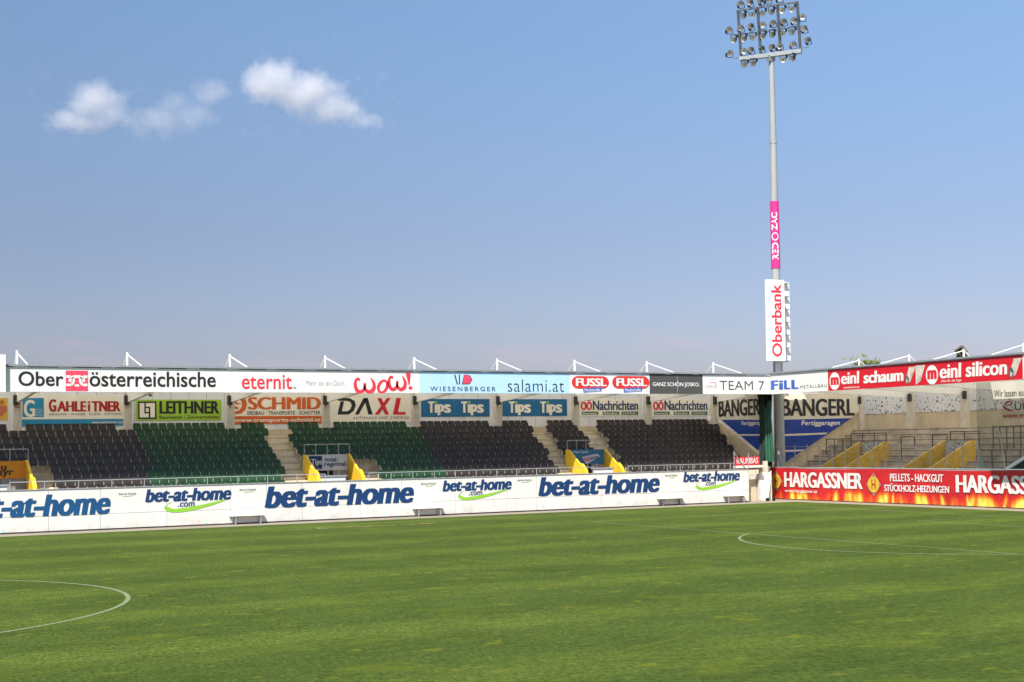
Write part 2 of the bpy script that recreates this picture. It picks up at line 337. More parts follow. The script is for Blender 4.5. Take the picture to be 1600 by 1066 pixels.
class Plane:
    """vertical plane facing the pitch: 'Y' reads along +X, 'X' reads along -Y; d = metres proud of it"""
    def __init__(s, ax, val): s.ax = ax; s.val = val
    def st(s, px, py):
        p = on(px, py, s.ax, s.val); return (p.x if s.ax == 'Y' else -p.y, p.z)
    def pt(s, a, t, d=0):
        return Vector((a, s.val-d, t)) if s.ax == 'Y' else Vector((s.val-d, -a, t))
    def box(s, x0, y0, x1, y1):
        """pixel box (y0,y1 measured at x0) -> s0,s1,t0,t1"""
        a0, t1 = s.st(x0, y0); _, t0 = s.st(x0, y1); a1, _ = s.st(x1, (y0+y1)/2)
        return a0, a1, t0, t1
def panel(P, bx, d0, d1, name, m, parent=None):
    a0, a1, t0, t1 = bx; b = MB(); b.box(P.pt(a0, t0, d0), P.pt(a1, t1, d1)); return b.build(name, m, parent)
def shape(P, bx, pts, d, name, m, parent):
    """flat shape from points in 0..1 over a box"""
    a0, a1, t0, t1 = bx; b = MB()
    polys = pts if isinstance(pts[0][0], (list, tuple)) else [pts]
    for pl in polys: b.face([P.pt(a0+(a1-a0)*x, t0+(t1-t0)*y, d) for x, y in pl])
    return b.build(name, m, parent)
def ring(cx, cy, rx, ry, n=28): return [(cx+rx*math.cos(2*math.pi*k/n), cy+ry*math.sin(2*math.pi*k/n)) for k in range(n)]
TXT = {}
def text_geo(body, bold, shear, space):
    k = (body, bold, shear, space)
    if k in TXT: return TXT[k]
    cu = bpy.data.curves.new('t', 'FONT'); cu.body = body; cu.size = 1; cu.offset = bold; cu.shear = shear; cu.space_character = space
    cu.resolution_u = 4; cu.fill_mode = 'FRONT'; cu.space_line = .82; cu.align_x = 'LEFT'
    o = bpy.data.objects.new('t', cu); COL.objects.link(o)
    dg = bpy.context.evaluated_depsgraph_get(); ev = o.evaluated_get(dg); me = ev.to_mesh()
    vs = [(v.co.x, v.co.y) for v in me.vertices]; fs = [tuple(p.vertices) for p in me.polygons]
    ev.to_mesh_clear(); bpy.data.objects.remove(o); bpy.data.curves.remove(cu)
    x0 = min(v[0] for v in vs); x1 = max(v[0] for v in vs); y0 = min(v[1] for v in vs); y1 = max(v[1] for v in vs)
    g = ([((x-x0)/(x1-x0), (y-y0)/(y1-y0)) for x, y in vs], fs); TXT[k] = g; return g
def text(P, bx, body, m, parent, d=.012, bold=.0, shear=0.0, space=1.0, rot=0.0, name='lettering', xr=None):
    vs, fs = text_geo(body, 0 if 'M' in body and bold > 0 else min(bold, .010), shear, space); a0, a1, t0, t1 = bx; b = MB()
    if xr: vs = [(x, y*xr[1]/xr[0] if y < xr[0] else xr[1]+(y-xr[0])*(1-xr[1])/(1-xr[0])) for x, y in vs]
    ca, ta = (a0+a1)/2, (t0+t1)/2; c, s_ = math.cos(rot), math.sin(rot)
    # heavy faces: the stems are widened by laying shifted copies of the letters over each other
    n_ = max(1, len(body)); fat = (bold-.012)*(1.45 if xr else 1.15)/(n_*.55) if bold > .013 else 0
    for j, sh in enumerate((0, -fat, fat) if fat else (0,)):
        i = len(b.v)
        for x, y in vs:
            u = (a0+fat*(a1-a0))+(a1-a0)*(1-2*fat)*x+sh*(a1-a0)-ca; w = t0+(t1-t0)*y-ta
            b.v.append(P.pt(ca+u*c-w*s_, ta+u*s_+w*c, d+j*.0015))
        b.f += [tuple(i+q for q in f_) for f_ in fs]; b.m += [0]*len(fs)
    return b.build(name, m, parent)
def ptext(P, px, body, m, parent, **k): return text(P, P.box(*px), body, m, parent, **k)

# ------------------------------------------------------------------ ground
GR = grass_mat(); PAINT = paint_mat()
b = MB(); b.face([(-400, -300, -.06), (600, -300, -.06), (600, 700, -.06), (-400, 700, -.06)]); struct(b.build('ground', EARTH))
YW, XW = 32.12, 58.35
b = MB(); b.face([(-60, -60, -.004), (75, -60, -.004), (75, 60, -.004), (-60, 60, -.004)]); struct(b.build('apron', APRON))
YG = 30.1; XG = 56.5
b = MB(); b.face([(-58, -41, 0), (XG, -41, 0), (XG, YG, 0), (-58, YG, 0)]); struct(b.build('pitch', GR))
# worn sandy strip where the linesman runs
b = MB()
random.seed(3)
for i in range(70):
    x = random.uniform(22.5, 30.5); y = 25.1+random.gauss(0, .16)-.02*(x-26); L_ = random.uniform(.06, .32); w_ = random.uniform(.03, .10)
    b.face([(x+L_*math.cos(t)*random.uniform(.7, 1.2), y+w_*math.sin(t)*random.uniform(.6, 1.3), .004) for t in [k*math.pi/4 for k in range(8)]])
struct(b.build('worn_turf', mat('bare sandy turf', (.34, .27, .11), .95, var=.2, scale=3)))
def line(p0, p1, w=.09, name='pitch_marking'):
    b = MB(); p0 = Vector((*p0, .005)); p1 = Vector((*p1, .005)); d = (p1-p0).normalized(); n = Vector((-d.y, d.x, 0))*w/2
    b.face([p0+n, p0-n, p1-n, p1+n]); return struct(b.build(name, PAINT))
def arc(cx, cy, r, a0, a1, w=.12, n=96):
    b = MB()
    for k in range(n):
        t0 = a0+(a1-a0)*k/n; t1 = a0+(a1-a0)*(k+1)/n
        b.face([(cx+(r-w/2)*math.cos(t0), cy+(r-w/2)*math.sin(t0), .005), (cx+(r+w/2)*math.cos(t0), cy+(r+w/2)*math.sin(t0), .005),
                (cx+(r+w/2)*math.cos(t1), cy+(r+w/2)*math.sin(t1), .005), (cx+(r-w/2)*math.cos(t1), cy+(r-w/2)*math.sin(t1), .005)])
    return struct(b.build('pitch_marking', PAINT))
line((36, 20.16), (36, -20.16)); line((36.06, 20.16), (52.44, 20.16), .05)
line((52.5, 25), (52.5, -25), .10); line((47, 9.16), (47, -9.16), .09); line((47.06, 9.16), (52.4, 9.16), .06)
aa = math.acos(5.5/9.15)
arc(41.5, 0, 9.15, math.pi-aa, math.pi+aa); arc(0, 0, 9.15, 0, 2*math.pi, n=200); line((0, 34), (0, -34))

# ------------------------------------------------------------------ long stand (left)
RUN, NR, Y1 = .70, 10, 33.15
RISE = .3505; ZT1 = 1.372                     # tread height of the first row
def tread(k): return ZT1+RISE*k
def rowy(k): return Y1+RUN*k
YP = rowy(NR-1)                              # pillar line
YB = YP+1.05                                 # back wall
YF = 32.0                                    # fascia face
PF = Plane('Y', YF); PB = Plane('Y', YB)
zf0 = PF.st(600, 614)[1]; zf1 = PF.st(600, 580)[1]
# block boundaries: pixel on the front row (y 752) and on the top row (y 664)
def bx_(pb, pt_): return (on(pb, 750, 'Y', rowy(0)).x, on(pt_, 664, 'Y', rowy(NR-1)).x)
def bnd(b_, k): return b_[0]+(b_[1]-b_[0])*k/(NR-1)
B_BG = bx_(245, 207); B_S1a = bx_(450, 410); B_S1b = bx_(487, 447); B_GB = bx_(700, 652)
B_S2a = bx_(877, 826); B_S2b = bx_(902, 853); B_S3a = bx_(952, 902); B_S3b = bx_(986, 930); B_END = bx_(1172, 1115)
XE0 = on(1187, 742, 'Y', 32.6).x
XEND = 57.4
# vomitories: (left x, right x) taken on the sign plane
YS = 34.95
def vx(pa, pb_): return (on(pa, 711, 'Y', YS).x, on(pb_, 711, 'Y', YS).x)
VOMS = [vx(-70, 43), vx(478, 546), vx(889, 945.5)]
NV = 4                                       # rows cut by a vomitory
stand = empty('grandstand', (34, 36, 0), 'long roofed grandstand of black and green seats behind the white perimeter wall', 'grandstand')
def xend(k): return min(XEND, bnd(B_END, k)+.35) if k > 2 else XE0-.1
tb = MB()
X0 = 6.0
for k in range(NR):
    y0 = rowy(k)-.30; y1 = y0+RUN if k < NR-1 else YB
    segs = [(X0, xend(k))]
    if k < NV:
        new = []; cur = X0
        for va, vb in VOMS:
            if va > cur: new.append((cur, va-.02))
            cur = vb+.02
        new.append((cur, xend(k))); segs = new
    for a_, c_ in segs: tb.box((a_, y0, 0), (c_, y1, tread(k)))
tb.build('terrace', CONC, stand)
# aisle steps
def aisle(ba, bb, k0, k1):
    s = MB()
    for k in range(k0, k1):
        xa, xb = bnd(ba, k), bnd(bb, k); y0 = rowy(k)-.30
        if xb-xa < .3: continue
        s.box((xa+.06, y0-.30, tread(k)-RISE+.003), (xb-.06, y0-.003, tread(k)-RISE*.5))
        s.box((xa+.06, y0-.004, tread(k)-.05), (xb-.06, y0+.34, tread(k)+.012))
    return s.build('aisle_stair', STEPC, stand)
aisle(B_S1a, B_S1b, 0, NR); aisle(B_S2a, B_S2b, 0, NR); aisle(B_S3a, B_S3b, 0, NR)
XV = lambda i: (VOMS[i][0], VOMS[i][1])
B_V2r = (XV(1)[1]+.3, XV(1)[1]+.3); B_V2e = bx_(603, 548)
B_V1r = (XV(0)[1]+.25, XV(0)[1]+.25); B_V1e = bx_(93, 55)
aisle((XV(1)[1]+.25, )*2, B_V2e, 0, 4); aisle(B_V1r, B_V1e, 0, 4)
# back wall: vertical cladding sheets on a concrete upstand
bw = MB(); zb = tread(NR-1)
x = X0
while x < XEND: bw.box((x, YB, zb+.4), (min(x+.98, XEND), YB+.12, 7.6)); x += 1.0
bw.build('back_wall', CLAD, stand)
b = MB(); b.box((X0, YB-.02, 0), (XEND, YB+.3, zb+.4)); b.build('base_wall', BASEC, stand)
b = MB(); b.box((X0, YB+.13, zb+.42), (XEND, YB+.3, 7.6)); b.build('wall_backing', SOFF, stand)
# roof
ZR = zf1
def corrugated(xa, xb, ya, yb, z, along):
    """one corrugated sheet; waves run across the given axis"""
    b = MB(); a_, c_ = (xa, xb) if along == 'X' else (ya, yb); n_ = int((c_-a_)/.07)
    P_ = []
    for k in range(n_+1):
        t = a_+(c_-a_)*k/n_; h = .03*math.sin(t*24)
        P_.append(((t, ya, z+h), (t, yb, z+h)) if along == 'X' else ((xa, t, z+h), (xb, t, z+h)))
    i = 0
    for p_, q_ in P_: b.v += [Vector(p_), Vector(q_)]
    for k in range(n_): b.f.append((2*k, 2*k+1, 2*k+3, 2*k+2)); b.m.append(0)
    return b
YLS = YB-5.2                                  # rear translucent strip added to brighten the shade below, opaque sheets in front
corrugated(X0-2, XEND+1.5, YF+.28, YLS, ZR-.02, 'X').build('roof_sheet', SOFF, stand, smooth=True)
corrugated(X0-2, XEND+1.5, YLS, YB+1.2, ZR-.02, 'X').build('fill_light_sheet', FILLSHEET, stand, smooth=True)
for yy in [YF+1.2+1.55*q for q in range(6)]: b = MB(); b.box((X0-2, yy-.05, ZR-.22), (XEND+1.2, yy+.05, ZR-.06)); b.build('purlin', GALV, stand)
b = MB(); b.box((X0-2, YF-.08, ZR+.035), (56.35, YF+.5, ZR+.13)); b.build('gutter', ROOFG, stand)
x = X0
while x < 55: b = MB(); b.box((x, YF-.02, ZR-.002), (x+1.3, YF+.5, ZR+.034)); x += 2.05; b.build('gutter_shadow_gap', DSTEEL, stand)  # dark boxes stand in for the shadow gap between board and gutter
PILX = [on(px, 640, 'Y', YP).x for px in (27, 199.5, 360, 509, 648.5, 778, 899, 1012, 1116)]
for x in PILX:
    b = MB(); b.box((x-.19, YP-.19, tread(NR-1)-.3), (x+.19, YP+.19, zf0+.25)); b.build('pillar', PILC, stand)
    b = MB(); b.prism([(x-.09, YP-.19, zf0+.44), (x-.09, YF+.5, zf0+.44), (x-.09, YF+.5, zf0+.16), (x-.09, YP-.19, zf0-.28)], (.18, 0, 0)); b.build('roof_beam', SOFF, stand)
    b = MB(); b.box((x-.24, YP-.45, zf0-.42), (x-.02, YP-.2, zf0+.1)); b.build('beam_bracket', DSTEEL, stand)
ZM = on(507, 556, 'Y', YP).z
for x in PILX:
    b = MB(); b.tube((x, YP, ZR), (x, YP, ZM), .065, n=10); o = b.build('roof_mast', WSTEEL, stand)
    s = MB(); s.tube((x, YP, ZM-.12), (x, YP-4.2, ZR+.1), .037, n=6); s.build('stay', WSTEEL, o)
    s = MB(); s.tube((x, YP, ZM-.12), (x, YP+1.7, ZR+.05), .037, n=6); s.build('stay', WSTEEL, o)
# raking side wall at the far end
b = MB(); pts = [(XEND-.05, 34.3, 0), (XEND-.05, 34.3, 2.3)]+[(XEND-.05, rowy(k)-.3, tread(k)+.55) for k in range(3, NR)]+[(XEND-.05, YB, tread(NR-1)+.75), (XEND-.05, YB, 0)]
b.prism(pts, (.22, 0, 0)); b.build('side_wall', CONC, stand)

# vomitories as parts of the stand
for i, (va, vb) in enumerate(VOMS):
    for x in ((va, ) if False else (va, vb)):
        if x < X0: continue
        o_ = -.09
        pts = [(x+o_, YS+.25, tread(NV)-1.2), (x+o_, YS+.25, 3.46), (x+o_, YS-.1, 3.44), (x+o_, 33.55, 2.60), (x+o_, 33.30, 1.1)]
        b = MB(); b.prism(pts, (.12, 0, 0)); w = b.build('vomitory_wall', YEL, stand)
        nose = [(x+o_-.03, y_, z_) for y_, z_ in ((33.64, .9), (33.64, 2.56), (33.5, 2.63), (33.3, 2.60), (33.05, 2.42), (32.85, 2.2), (32.74, 1.98), (32.70, .9))]
        b = MB(); b.prism(nose, (.19, 0, 0)); b.build('wall_nose', YEL, w)
    b = MB(); b.box((va+.08, YS+.05, 0), (vb-.1, YS+.2, 2.62)); dd = b.build('vomitory_infill', DARK, stand)  # near-black box, the unlit opening's darkness put into its colour
    f_ = MB()
    for q in (.25, .5, .75): f_.box((va+(vb-va)*q-.04, YS-.02, 1.0), (va+(vb-va)*q+.04, YS+.048, 2.6))
    f_.build('door_frame', GALV, dd)
    b = MB(); b.box((va+(vb-va)*.62, YS+.01, 1.0), (vb-.11, YS+.047, 2.6)); b.build('door_leaf', mat('grey door', (.30, .27, .27), .6), dd)

# ------------------------------------------------------------------ seats
def seat_meshes():
    bk, pn, br = MB(), MB(), MB()
    W = .205
    # backrest: shallow curved shell with rounded top corners
    prof = [(-W, .52), (-W, .76), (-W+.03, .795), (W-.03, .795), (W, .76), (W, .52)]
    bk.prism([(x, .075+.02*(abs(x)/W), z) for x, z in prof], (0, .03, 0))
    bk.prism([(-W+.03, .055, .60), (-W+.03, .055, .72), (W-.03, .055, .72), (W-.03, .055, .60)], (0, .02, 0))
    # folded pan standing in front of the backrest
    prof = [(-W+.01, .40), (-W+.01, .64), (-W+.04, .665), (W-.04, .665), (W-.01, .64), (W-.01, .40), (W-.05, .375), (-W+.05, .375)]
    pn.prism([(x, -.075+.12*(z-.375), z) for x, z in prof], (0, .045, 0))
    pn.prism([(-W+.05, -.092, .45), (-W+.05, -.072, .60), (W-.05, -.072, .60), (W-.05, -.092, .45)], (0, .02, 0))
    for s in (-1, 1): br.box((s*.218-.007, -.06, .38), (s*.218+.007, .10, .60))
    br.box((-.03, -.02, 0), (.03, .10, .40)); br.box((-.225, -.01, .37), (.225, .05, .42))
    return bk, pn, br
SP = .4575
seats = []
for k in range(NR):
    x = 7.0
    while x < 57:
        x += SP
        cxl = x
        col = None
        if cxl < bnd(B_BG, k): col = 'B'
        elif cxl < bnd(B_S1a, k): col = 'G'
        elif cxl < bnd(B_S1b, k): col = None
        elif cxl < bnd(B_GB, k): col = 'G'
        elif cxl < bnd(B_S2a, k): col = 'B'
        elif cxl < bnd(B_S2b, k): col = None
        elif cxl < bnd(B_S3a, k): col = 'B'
        elif cxl < bnd(B_S3b, k): col = None
        elif cxl < bnd(B_END, k): col = 'B'
        if col and k < NV:
            for va, vb in VOMS:
                if va-.35 < cxl < vb+.35: col = None
            if bnd(B_V2r, k)-.4 < cxl < bnd(B_V2e, k): col = None
            if bnd(B_V1r, k)-.4 < cxl < bnd(B_V1e, k): col = None
        if col and k == NR-1 and any(abs(cxl-q) < .42 for q in PILX): col = None
        if col: seats.append((cxl, k, col))
def vis(p):
    d = Vector(p)-CAMP; z = d.dot(fwd); return U0+F*d.dot(rgt)/z, V0-F*d.dot(upv)/z
inview = [s for s in seats if vis((s[0], rowy(s[1]), tread(s[1])+.6))[0] > 3]
inview.sort(key=lambda s: (s[0]-CX)**2+(rowy(s[1])-CY)**2)
indiv = set(inview[:300])
bk, pn, br = seat_meshes()
PROTO = {}
for c_, m_ in (('B', BLKSEAT), ('G', GRNSEAT)):
    r_ = empty('stadium_seat', (0, 0, 0))
    PROTO[c_] = (r_, [bk.build('backrest', m_, r_, origin=(0, 0, 0)), pn.build('seat_pan', m_, r_, origin=(0, 0, 0)), br.build('bracket', SEATM, r_, origin=(0, 0, 0))])
ORD = ['front', 'second', 'third', 'fourth', 'fifth', 'sixth', 'seventh', 'eighth', 'ninth', 'top']
def ordn(n): return '%d%s' % (n, 'th' if 10 <= n % 100 <= 20 else {1: 'st', 2: 'nd', 3: 'rd'}.get(n % 10, 'th'))
used = {'B': False, 'G': False}
for k in range(NR):
    row = sorted(s for s in inview if s[1] == k)
    for j, s in enumerate(row):
        if s not in indiv: continue
        root, parts = PROTO[s[2]]
        if not used[s[2]]: used[s[2]] = True; r_ = root; made = True
        else:
            r_ = root.copy(); COL.objects.link(r_)
            for p_ in parts: q = p_.copy(); q.parent = r_; COL.objects.link(q)
        r_.location = (s[0], rowy(k), tread(k)+.001); r_.rotation_euler.z = random.uniform(-.02, .02)
        cn = 'black' if s[2] == 'B' else 'green'
        rn = ORD[k]+' row'
        tag(r_, '%s folded seat in the %s, %s from the left edge of the photo' % (cn, rn, ordn(j+1)), 'seat', 'folded seats of the long stand')
rest = [s for s in seats if s not in indiv]
big = MB()
for x, k, c_ in rest:
    for src, mi in ((bk, 0 if c_ == 'B' else 1), (pn, 0 if c_ == 'B' else 1), (br, 2)):
        i = len(big.v); off = Vector((x, rowy(k), tread(k)+.001)); big.v += [p_+off for p_ in src.v]
        big.f += [tuple(i+q for q in f_) for f_ in src.f]; big.m += [mi]*len(src.f)
o = big.build('stadium_seats', [BLKSEAT, GRNSEAT, SEATM]); struct(o, 'stuff'); tag(o, 'rows of folded green and black seats filling the rest of the long stand', 'seats')

# ------------------------------------------------------------------ white perimeter wall
PW = Plane('Y', YW); ZW = 2.03
XWE = on(1170.5, 770, 'Y', YW).x
wall = MB(); wall.box((X0, YW+.05, .02), (XWE-.02, YW+.22, ZW-.05)); W_ = wall.build('perimeter_wall', mat('wall backing', (.45, .44, .42), .8))
tag(W_, 'long white advertising wall with blue online betting lettering below the seats', 'wall')
random.seed(11)
b = MB(); x = 5.0
seam = [5.0]
while x < XWE-1.2: x += random.choice((1.9, 2.4, 3.2)); seam.append(x)
seam[-1] = XWE
for a_, c_ in zip(seam, seam[1:]):
    z_ = .78+random.uniform(-.01, .01)
    w1, w2 = random.uniform(0, .012), random.uniform(0, .012); b.box((a_+.008, YW+w1, .07), (c_-.008, YW+.05, z_-.008)); b.box((a_+.008, YW, z_+.008), (c_-.008, YW+.05, ZW-w2*.5))
WPM = mat('pitch board white', (.69, .675, .64), .5, var=.05, scale=.5, dirt=.22)
def add_grime(m, col, zmax, amt):
    """mud splashes thrown up along the foot of the boards"""
    n = m.node_tree; L = n.links.new; bs = n.nodes['Principled BSDF']; src = bs.inputs['Base Color'].links[0].from_socket
    g = n.nodes.new('ShaderNodeNewGeometry'); sp = n.nodes.new('ShaderNodeSeparateXYZ'); L(g.outputs['Position'], sp.inputs[0])
    t = n.nodes.new('ShaderNodeTexNoise'); t.inputs['Scale'].default_value = 2.2; t.inputs['Detail'].default_value = 9; t.inputs['Roughness'].default_value = .75; L(g.outputs['Position'], t.inputs['Vector'])
    h = n.nodes.new('ShaderNodeMapRange'); h.inputs['From Min'].default_value = zmax; h.inputs['From Max'].default_value = 0; L(sp.outputs['Z'], h.inputs['Value'])
    a = n.nodes.new('ShaderNodeMath'); a.operation = 'MULTIPLY_ADD'; L(t.outputs['Fac'], a.inputs[0]); a.inputs[1].default_value = 1.6; a.inputs[2].default_value = -.62
    q = n.nodes.new('ShaderNodeMath'); q.operation = 'MULTIPLY'; q.use_clamp = True; L(a.outputs[0], q.inputs[0]); L(h.outputs[0], q.inputs[1])
    q2 = n.nodes.new('ShaderNodeMath'); q2.operation = 'MULTIPLY'; L(q.outputs[0], q2.inputs[0]); q2.inputs[1].default_value = amt
    x = n.nodes.new('ShaderNodeMix'); x.data_type = 'RGBA'; L(q2.outputs[0], x.inputs['Factor']); L(src, x.inputs['A']); x.inputs['B'].default_value = (*col, 1); L(x.outputs['Result'], bs.inputs['Base Color'])
add_grime(WPM, (.24, .21, .13), .7, 1.0)
b.build('wall_panel', WPM, W_)
b = MB(); b.box((X0, YW-.03, ZW), (XWE+.01, YW+.25, ZW+.04)); b.build('wall_cap', GALV, W_)
b = MB(); b.box((X0, YW+.02, -.003), (XWE-.05, YW+.2, .069)); b.build('wall_foot_strip', DSTEEL, W_)  # dark strip coloured as the shadow line under the wall panels
def wtext(x0, x1, y0a, y1a, body, m, **k): return ptext(PW, (x0, y0a, x1, y1a), body, m, W_, **k)
# big words: pixel height measured at the left end
wtext(-62, 173, 777, 812, 'bet-at-home', BETBLUE, bold=.050, shear=.20, space=1.0, xr=(.68, .76))
wtext(413, 647, 760.5, 794.5, 'bet-at-home', BETNAVY, bold=.050, shear=.20, space=1.0, xr=(.68, .76))
wtext(840.5, 1031, 746, 776, 'bet-at-home', BETNAVY, bold=.050, shear=.20, space=1.0, xr=(.68, .76))
def swoosh(x0, y0, x1, y1, thick=1.0):
    bx = PW.box(x0, y0, x1, y1); n = 22; top = []; bot = []
    for k in range(n+1):
        t = k/n
        # a hook at the left that sweeps out to a point on the right
        cx_ = .12-.11*math.sin(math.pi*min(1, t*3.4)) if t < .294 else .12+(t-.294)/.706*.88
        cy_ = (1-t/.294)*.72+.20 if t < .294 else .20+((t-.294)/.706)**1.7*.80
        w_ = .05+.10*math.sin(math.pi*min(1, t*1.02))
        if t > .97: w_ = .01
        top.append((cx_+(.02 if t < .294 else 0), cy_+w_)); bot.append((cx_-(.015 if t < .294 else 0), cy_-w_))
    b = MB(); a0, a1, t0, t1 = bx
    q = lambda p_: PW.pt(a0+(a1-a0)*p_[0], t0+(t1-t0)*p_[1], .012)
    for k in range(n): b.face([q(top[k]), q(top[k+1]), q(bot[k+1]), q(bot[k])])
    return b.build('swoosh', SWOOSH, W_)
def blogo(x0, x1, y0, y1):
    w_ = x1-x0; h = y1-y0
    wtext(x0, x1, y0, y0+h*.52, 'bet-at-home', BETNAVY, bold=.050, shear=.20, space=1.0, xr=(.68, .76))
    wtext(x0+w_*.38, x0+w_*.575, y0+h*.55-1.2, y0+h*.73-1.2, '.com', BETNAVY, bold=.025, shear=.1)
    swoosh(x0+w_*.225, y0+h*.46, x0+w_*.96, y0+h-1)
blogo(226.5, 361.5, 765, 804); blogo(691, 799.5, 751, 784.5); blogo(1067, 1156, 738, 768.5)
for x0, x1, y0 in ((185, 213, 770), (374, 400, 763.5), (657.5, 681, 754.2), (808.5, 830, 748.6), (1039, 1058, 741.2)):
    wtext(x0, x1, y0, y0+3.6, 'bet-at-home', DGREY, bold=.0, shear=.25, space=.95)
    bx = PW.box(x0+6, y0+2.5, x1-1, y0+6.2); shape(PW, bx, [(0, .35), (.15, .05), (.4, .02), (.7, .2), (1, .7), (.65, .35), (.4, .2), (.2, .25)], .011, 'swoosh', SWOOSH, W_)
for px in (4, 167, 322, 467, 600, 727, 848, 969):
    py = 838-.0475*px-8
    bx = PW.box(px-1.5, py-3, px+1.5, py+3.4); shape(PW, bx, [(.2, 0), (.8, 0), (.65, .8), (.5, 1), (.35, .5)], .012, 'marker', TURQ, W_)

# rail on the wall
def rail_run(xa, xb, y, z0, z1, n, label, group=None, mid=False, m=GALV, name='handrail', r=.020):
    t = empty(name, ((xa+xb)/2, y, z0), label, 'railing', group)
    b = MB(); b.tube((xa, y, z1), (xb, y, z1), r); b.build('rail', m, t)
    if mid: b = MB(); b.tube((xa, y, (z0+z1)/2), (xb, y, (z0+z1)/2), r*.7); b.build('rail', m, t)
    for k in range(n+1):
        x = xa+(xb-xa)*k/n; b = MB(); b.tube((x, y, z0), (x, y, z1), r*1.05); b.build('post', m, t)
    return t
YR = YW+.38
for xa, xb, n, lb in ((VOMS[0][1]-1.2, VOMS[1][0]+.2, 10, 'grey rail above the wall between the orange sign and the white-blue sign'),
                      (VOMS[1][1]+.15, VOMS[2][0]+.3, 11, 'grey rail above the wall before green and black seats mid stand'),
                      (VOMS[2][1]+.1, on(1160, 735, 'Y', YR).x, 9, 'grey rail above the wall in front of the farthest black seats')):
    rail_run(xa, xb, YR, ZW-.3, 2.42, n, lb, 'rails on the white wall')
for (va, vb), lb in zip(VOMS, ('thin rail standing on top of the orange sign', 'thin rail standing on top of the white sign with navy words', 'thin rail standing on top of the blue sign with tilted card')):
    t = rail_run(va-.05, vb+.05, YS+.12, 3.45, 4.0, 4, lb, 'rails over the stand entrances', r=.022)
# white boards closing the entrances at wall level
for (pa, pb, ya, yb), lb in zip(((-40, 11, 761, 770.5), (501, 540, 745.5, 755), (927, 957.5, 733, 741)),
        ('white barrier board on the wall below the orange sign', 'white barrier board on the wall between two yellow walls, green seats around', 'white barrier board on the wall under the blue sign')):
    P_ = Plane('Y', YW+.75); bxx = P_.box(pa, ya, pb, yb); o = panel(P_, (bxx[0], bxx[1], 1.5, bxx[3]), -.05, 0, 'barrier_board', WHITE); tag(o, lb, 'barrier', 'barrier boards at the entrances')
    b = MB(); b.box((bxx[0]-.05, YW+.70, bxx[3]), (bxx[1]+.1, YW+1.0, bxx[3]+.07)); b.build('top_plate', GALV, o)

# signs over the entrances
PS = Plane('Y', YS-.02)
def sign(P, px, m, label, cat='sign', d0=-.05, d1=.0, name='advertising_sign', group=None):
    o = panel(P, P.box(*px), d0, d1, name, m); tag(o, label, cat, group); return o
s_ = sign(PS, (-60, 722, 41, 750), BRIGHTOR, 'orange sign with black letters over the leftmost entrance', name='entrance_sign')
ptext(PS, (1.5, 728, 10, 735.5), 'u', INK, s_, bold=.035); ptext(PS, (-4, 735.8, 21, 746.5), 'ayr', INK, s_, bold=.035)
s_ = sign(PS, (481, 711, 543, 736), mat('grey white sign', (.66, .64, .60), .5), 'white sign with navy words total regional over an entrance', name='entrance_sign')
ptext(PS, (507, 714.5, 527.5, 721.5), 'total.', NAVY, s_, bold=.03); ptext(PS, (506.5, 722, 542, 730.5), 'regional.', NAVY, s_, bold=.03)
shape(PS, PS.box(482, 713, 503.3, 734), [(0, 1), (1, 1), (1, .14), (.87, 0), (.7, .12), (.6, .02), (.3, .45), (.12, .6)], .01, 'blue_field', NAVY, s_)
ptext(PS, (486, 717.5, 503, 729), 'Tips', WHITE, s_, bold=.03, d=.02)
s_ = sign(PS, (893.5, 703, 944.5, 726), mat('sky blue sign', (.03, .19, .38), .5, var=.2, scale=1.2), 'blue sign with a tilted newspaper card over the right entrance', name='entrance_sign')
ptext(PS, (896, 704.5, 919.5, 709.5), "Mei'n Sport", WHITE, s_, bold=.03)
bx = PS.box(908.5, 709.5, 938, 725); shape(PS, bx, [(0, .7), (.83, 1), (1, .72), (.32, 0), (.22, .02)], .01, 'card', mat('pale card', (.60, .62, .66), .5), s_)
ptext(PS, (912, 714.5, 921, 721), 'OÖ', RED, s_, bold=.03, d=.02, rot=.12); ptext(PS, (921.5, 712.3, 935.5, 718), 'Nachrichten', NAVY, s_, bold=.02, d=.02, rot=.16)

# ------------------------------------------------------------------ fascia boards of the long stand
def fboard(px0, px1, m, label, y0a=None):
    a0 = PF.st(px0, 600)[0]; a1 = PF.st(px1, 600)[0]
    o = panel(PF, (a0+.004, a1-.004, zf0, zf1), -.16, 0, 'fascia_board', m); tag(o, label, 'sign board', 'boards along the roof edge'); return o
def seams(o, P, xs, m=GREY, ya=576, yb=613, d=.006):
    for x in xs:
        a_, t0 = P.st(x, 600); b = MB(); b.box(P.pt(a_-.012, zf0+.01, 0), P.pt(a_+.012, zf1-.01, d)); b.build('panel_joint', m, o)
JOINT = mat('board joint', (.62, .60, .57), .6)
fb = fboard(-30, 341, WHITE, 'white roof edge board reading Oberösterreichische with a red square emblem')
seams(fb, PF, (61.5, 157, 252), JOINT)
ptext(PF, (28.5, 580, 99, 603), 'Ober', INK, fb, bold=.018)
bx = PF.box(102.5, 579, 137.5, 611); q = shape(PF, bx, [(0, 0), (1, 0), (1, 1), (0, 1)], .010, 'emblem', PINKRED, fb)
CH = []
def strap(pts, w):
    out = []
    for (x0, y0), (x1, y1) in zip(pts, pts[1:]):
        L_ = math.hypot(x1-x0, y1-y0); nx, ny = -(y1-y0)/L_*w/2, (x1-x0)/L_*w/2
        out.append([(x0+nx, y0+ny), (x0-nx, y0-ny), (x1-nx, y1-ny), (x1+nx, y1+ny)])
    return out
CH += strap([(.03, .70), (.22, .70)], .13)+strap([(.78, .70), (.97, .70)], .13)+strap([(.03, .30), (.24, .30), (.34, .42), (.36, .55), (.30, .66)], .12)
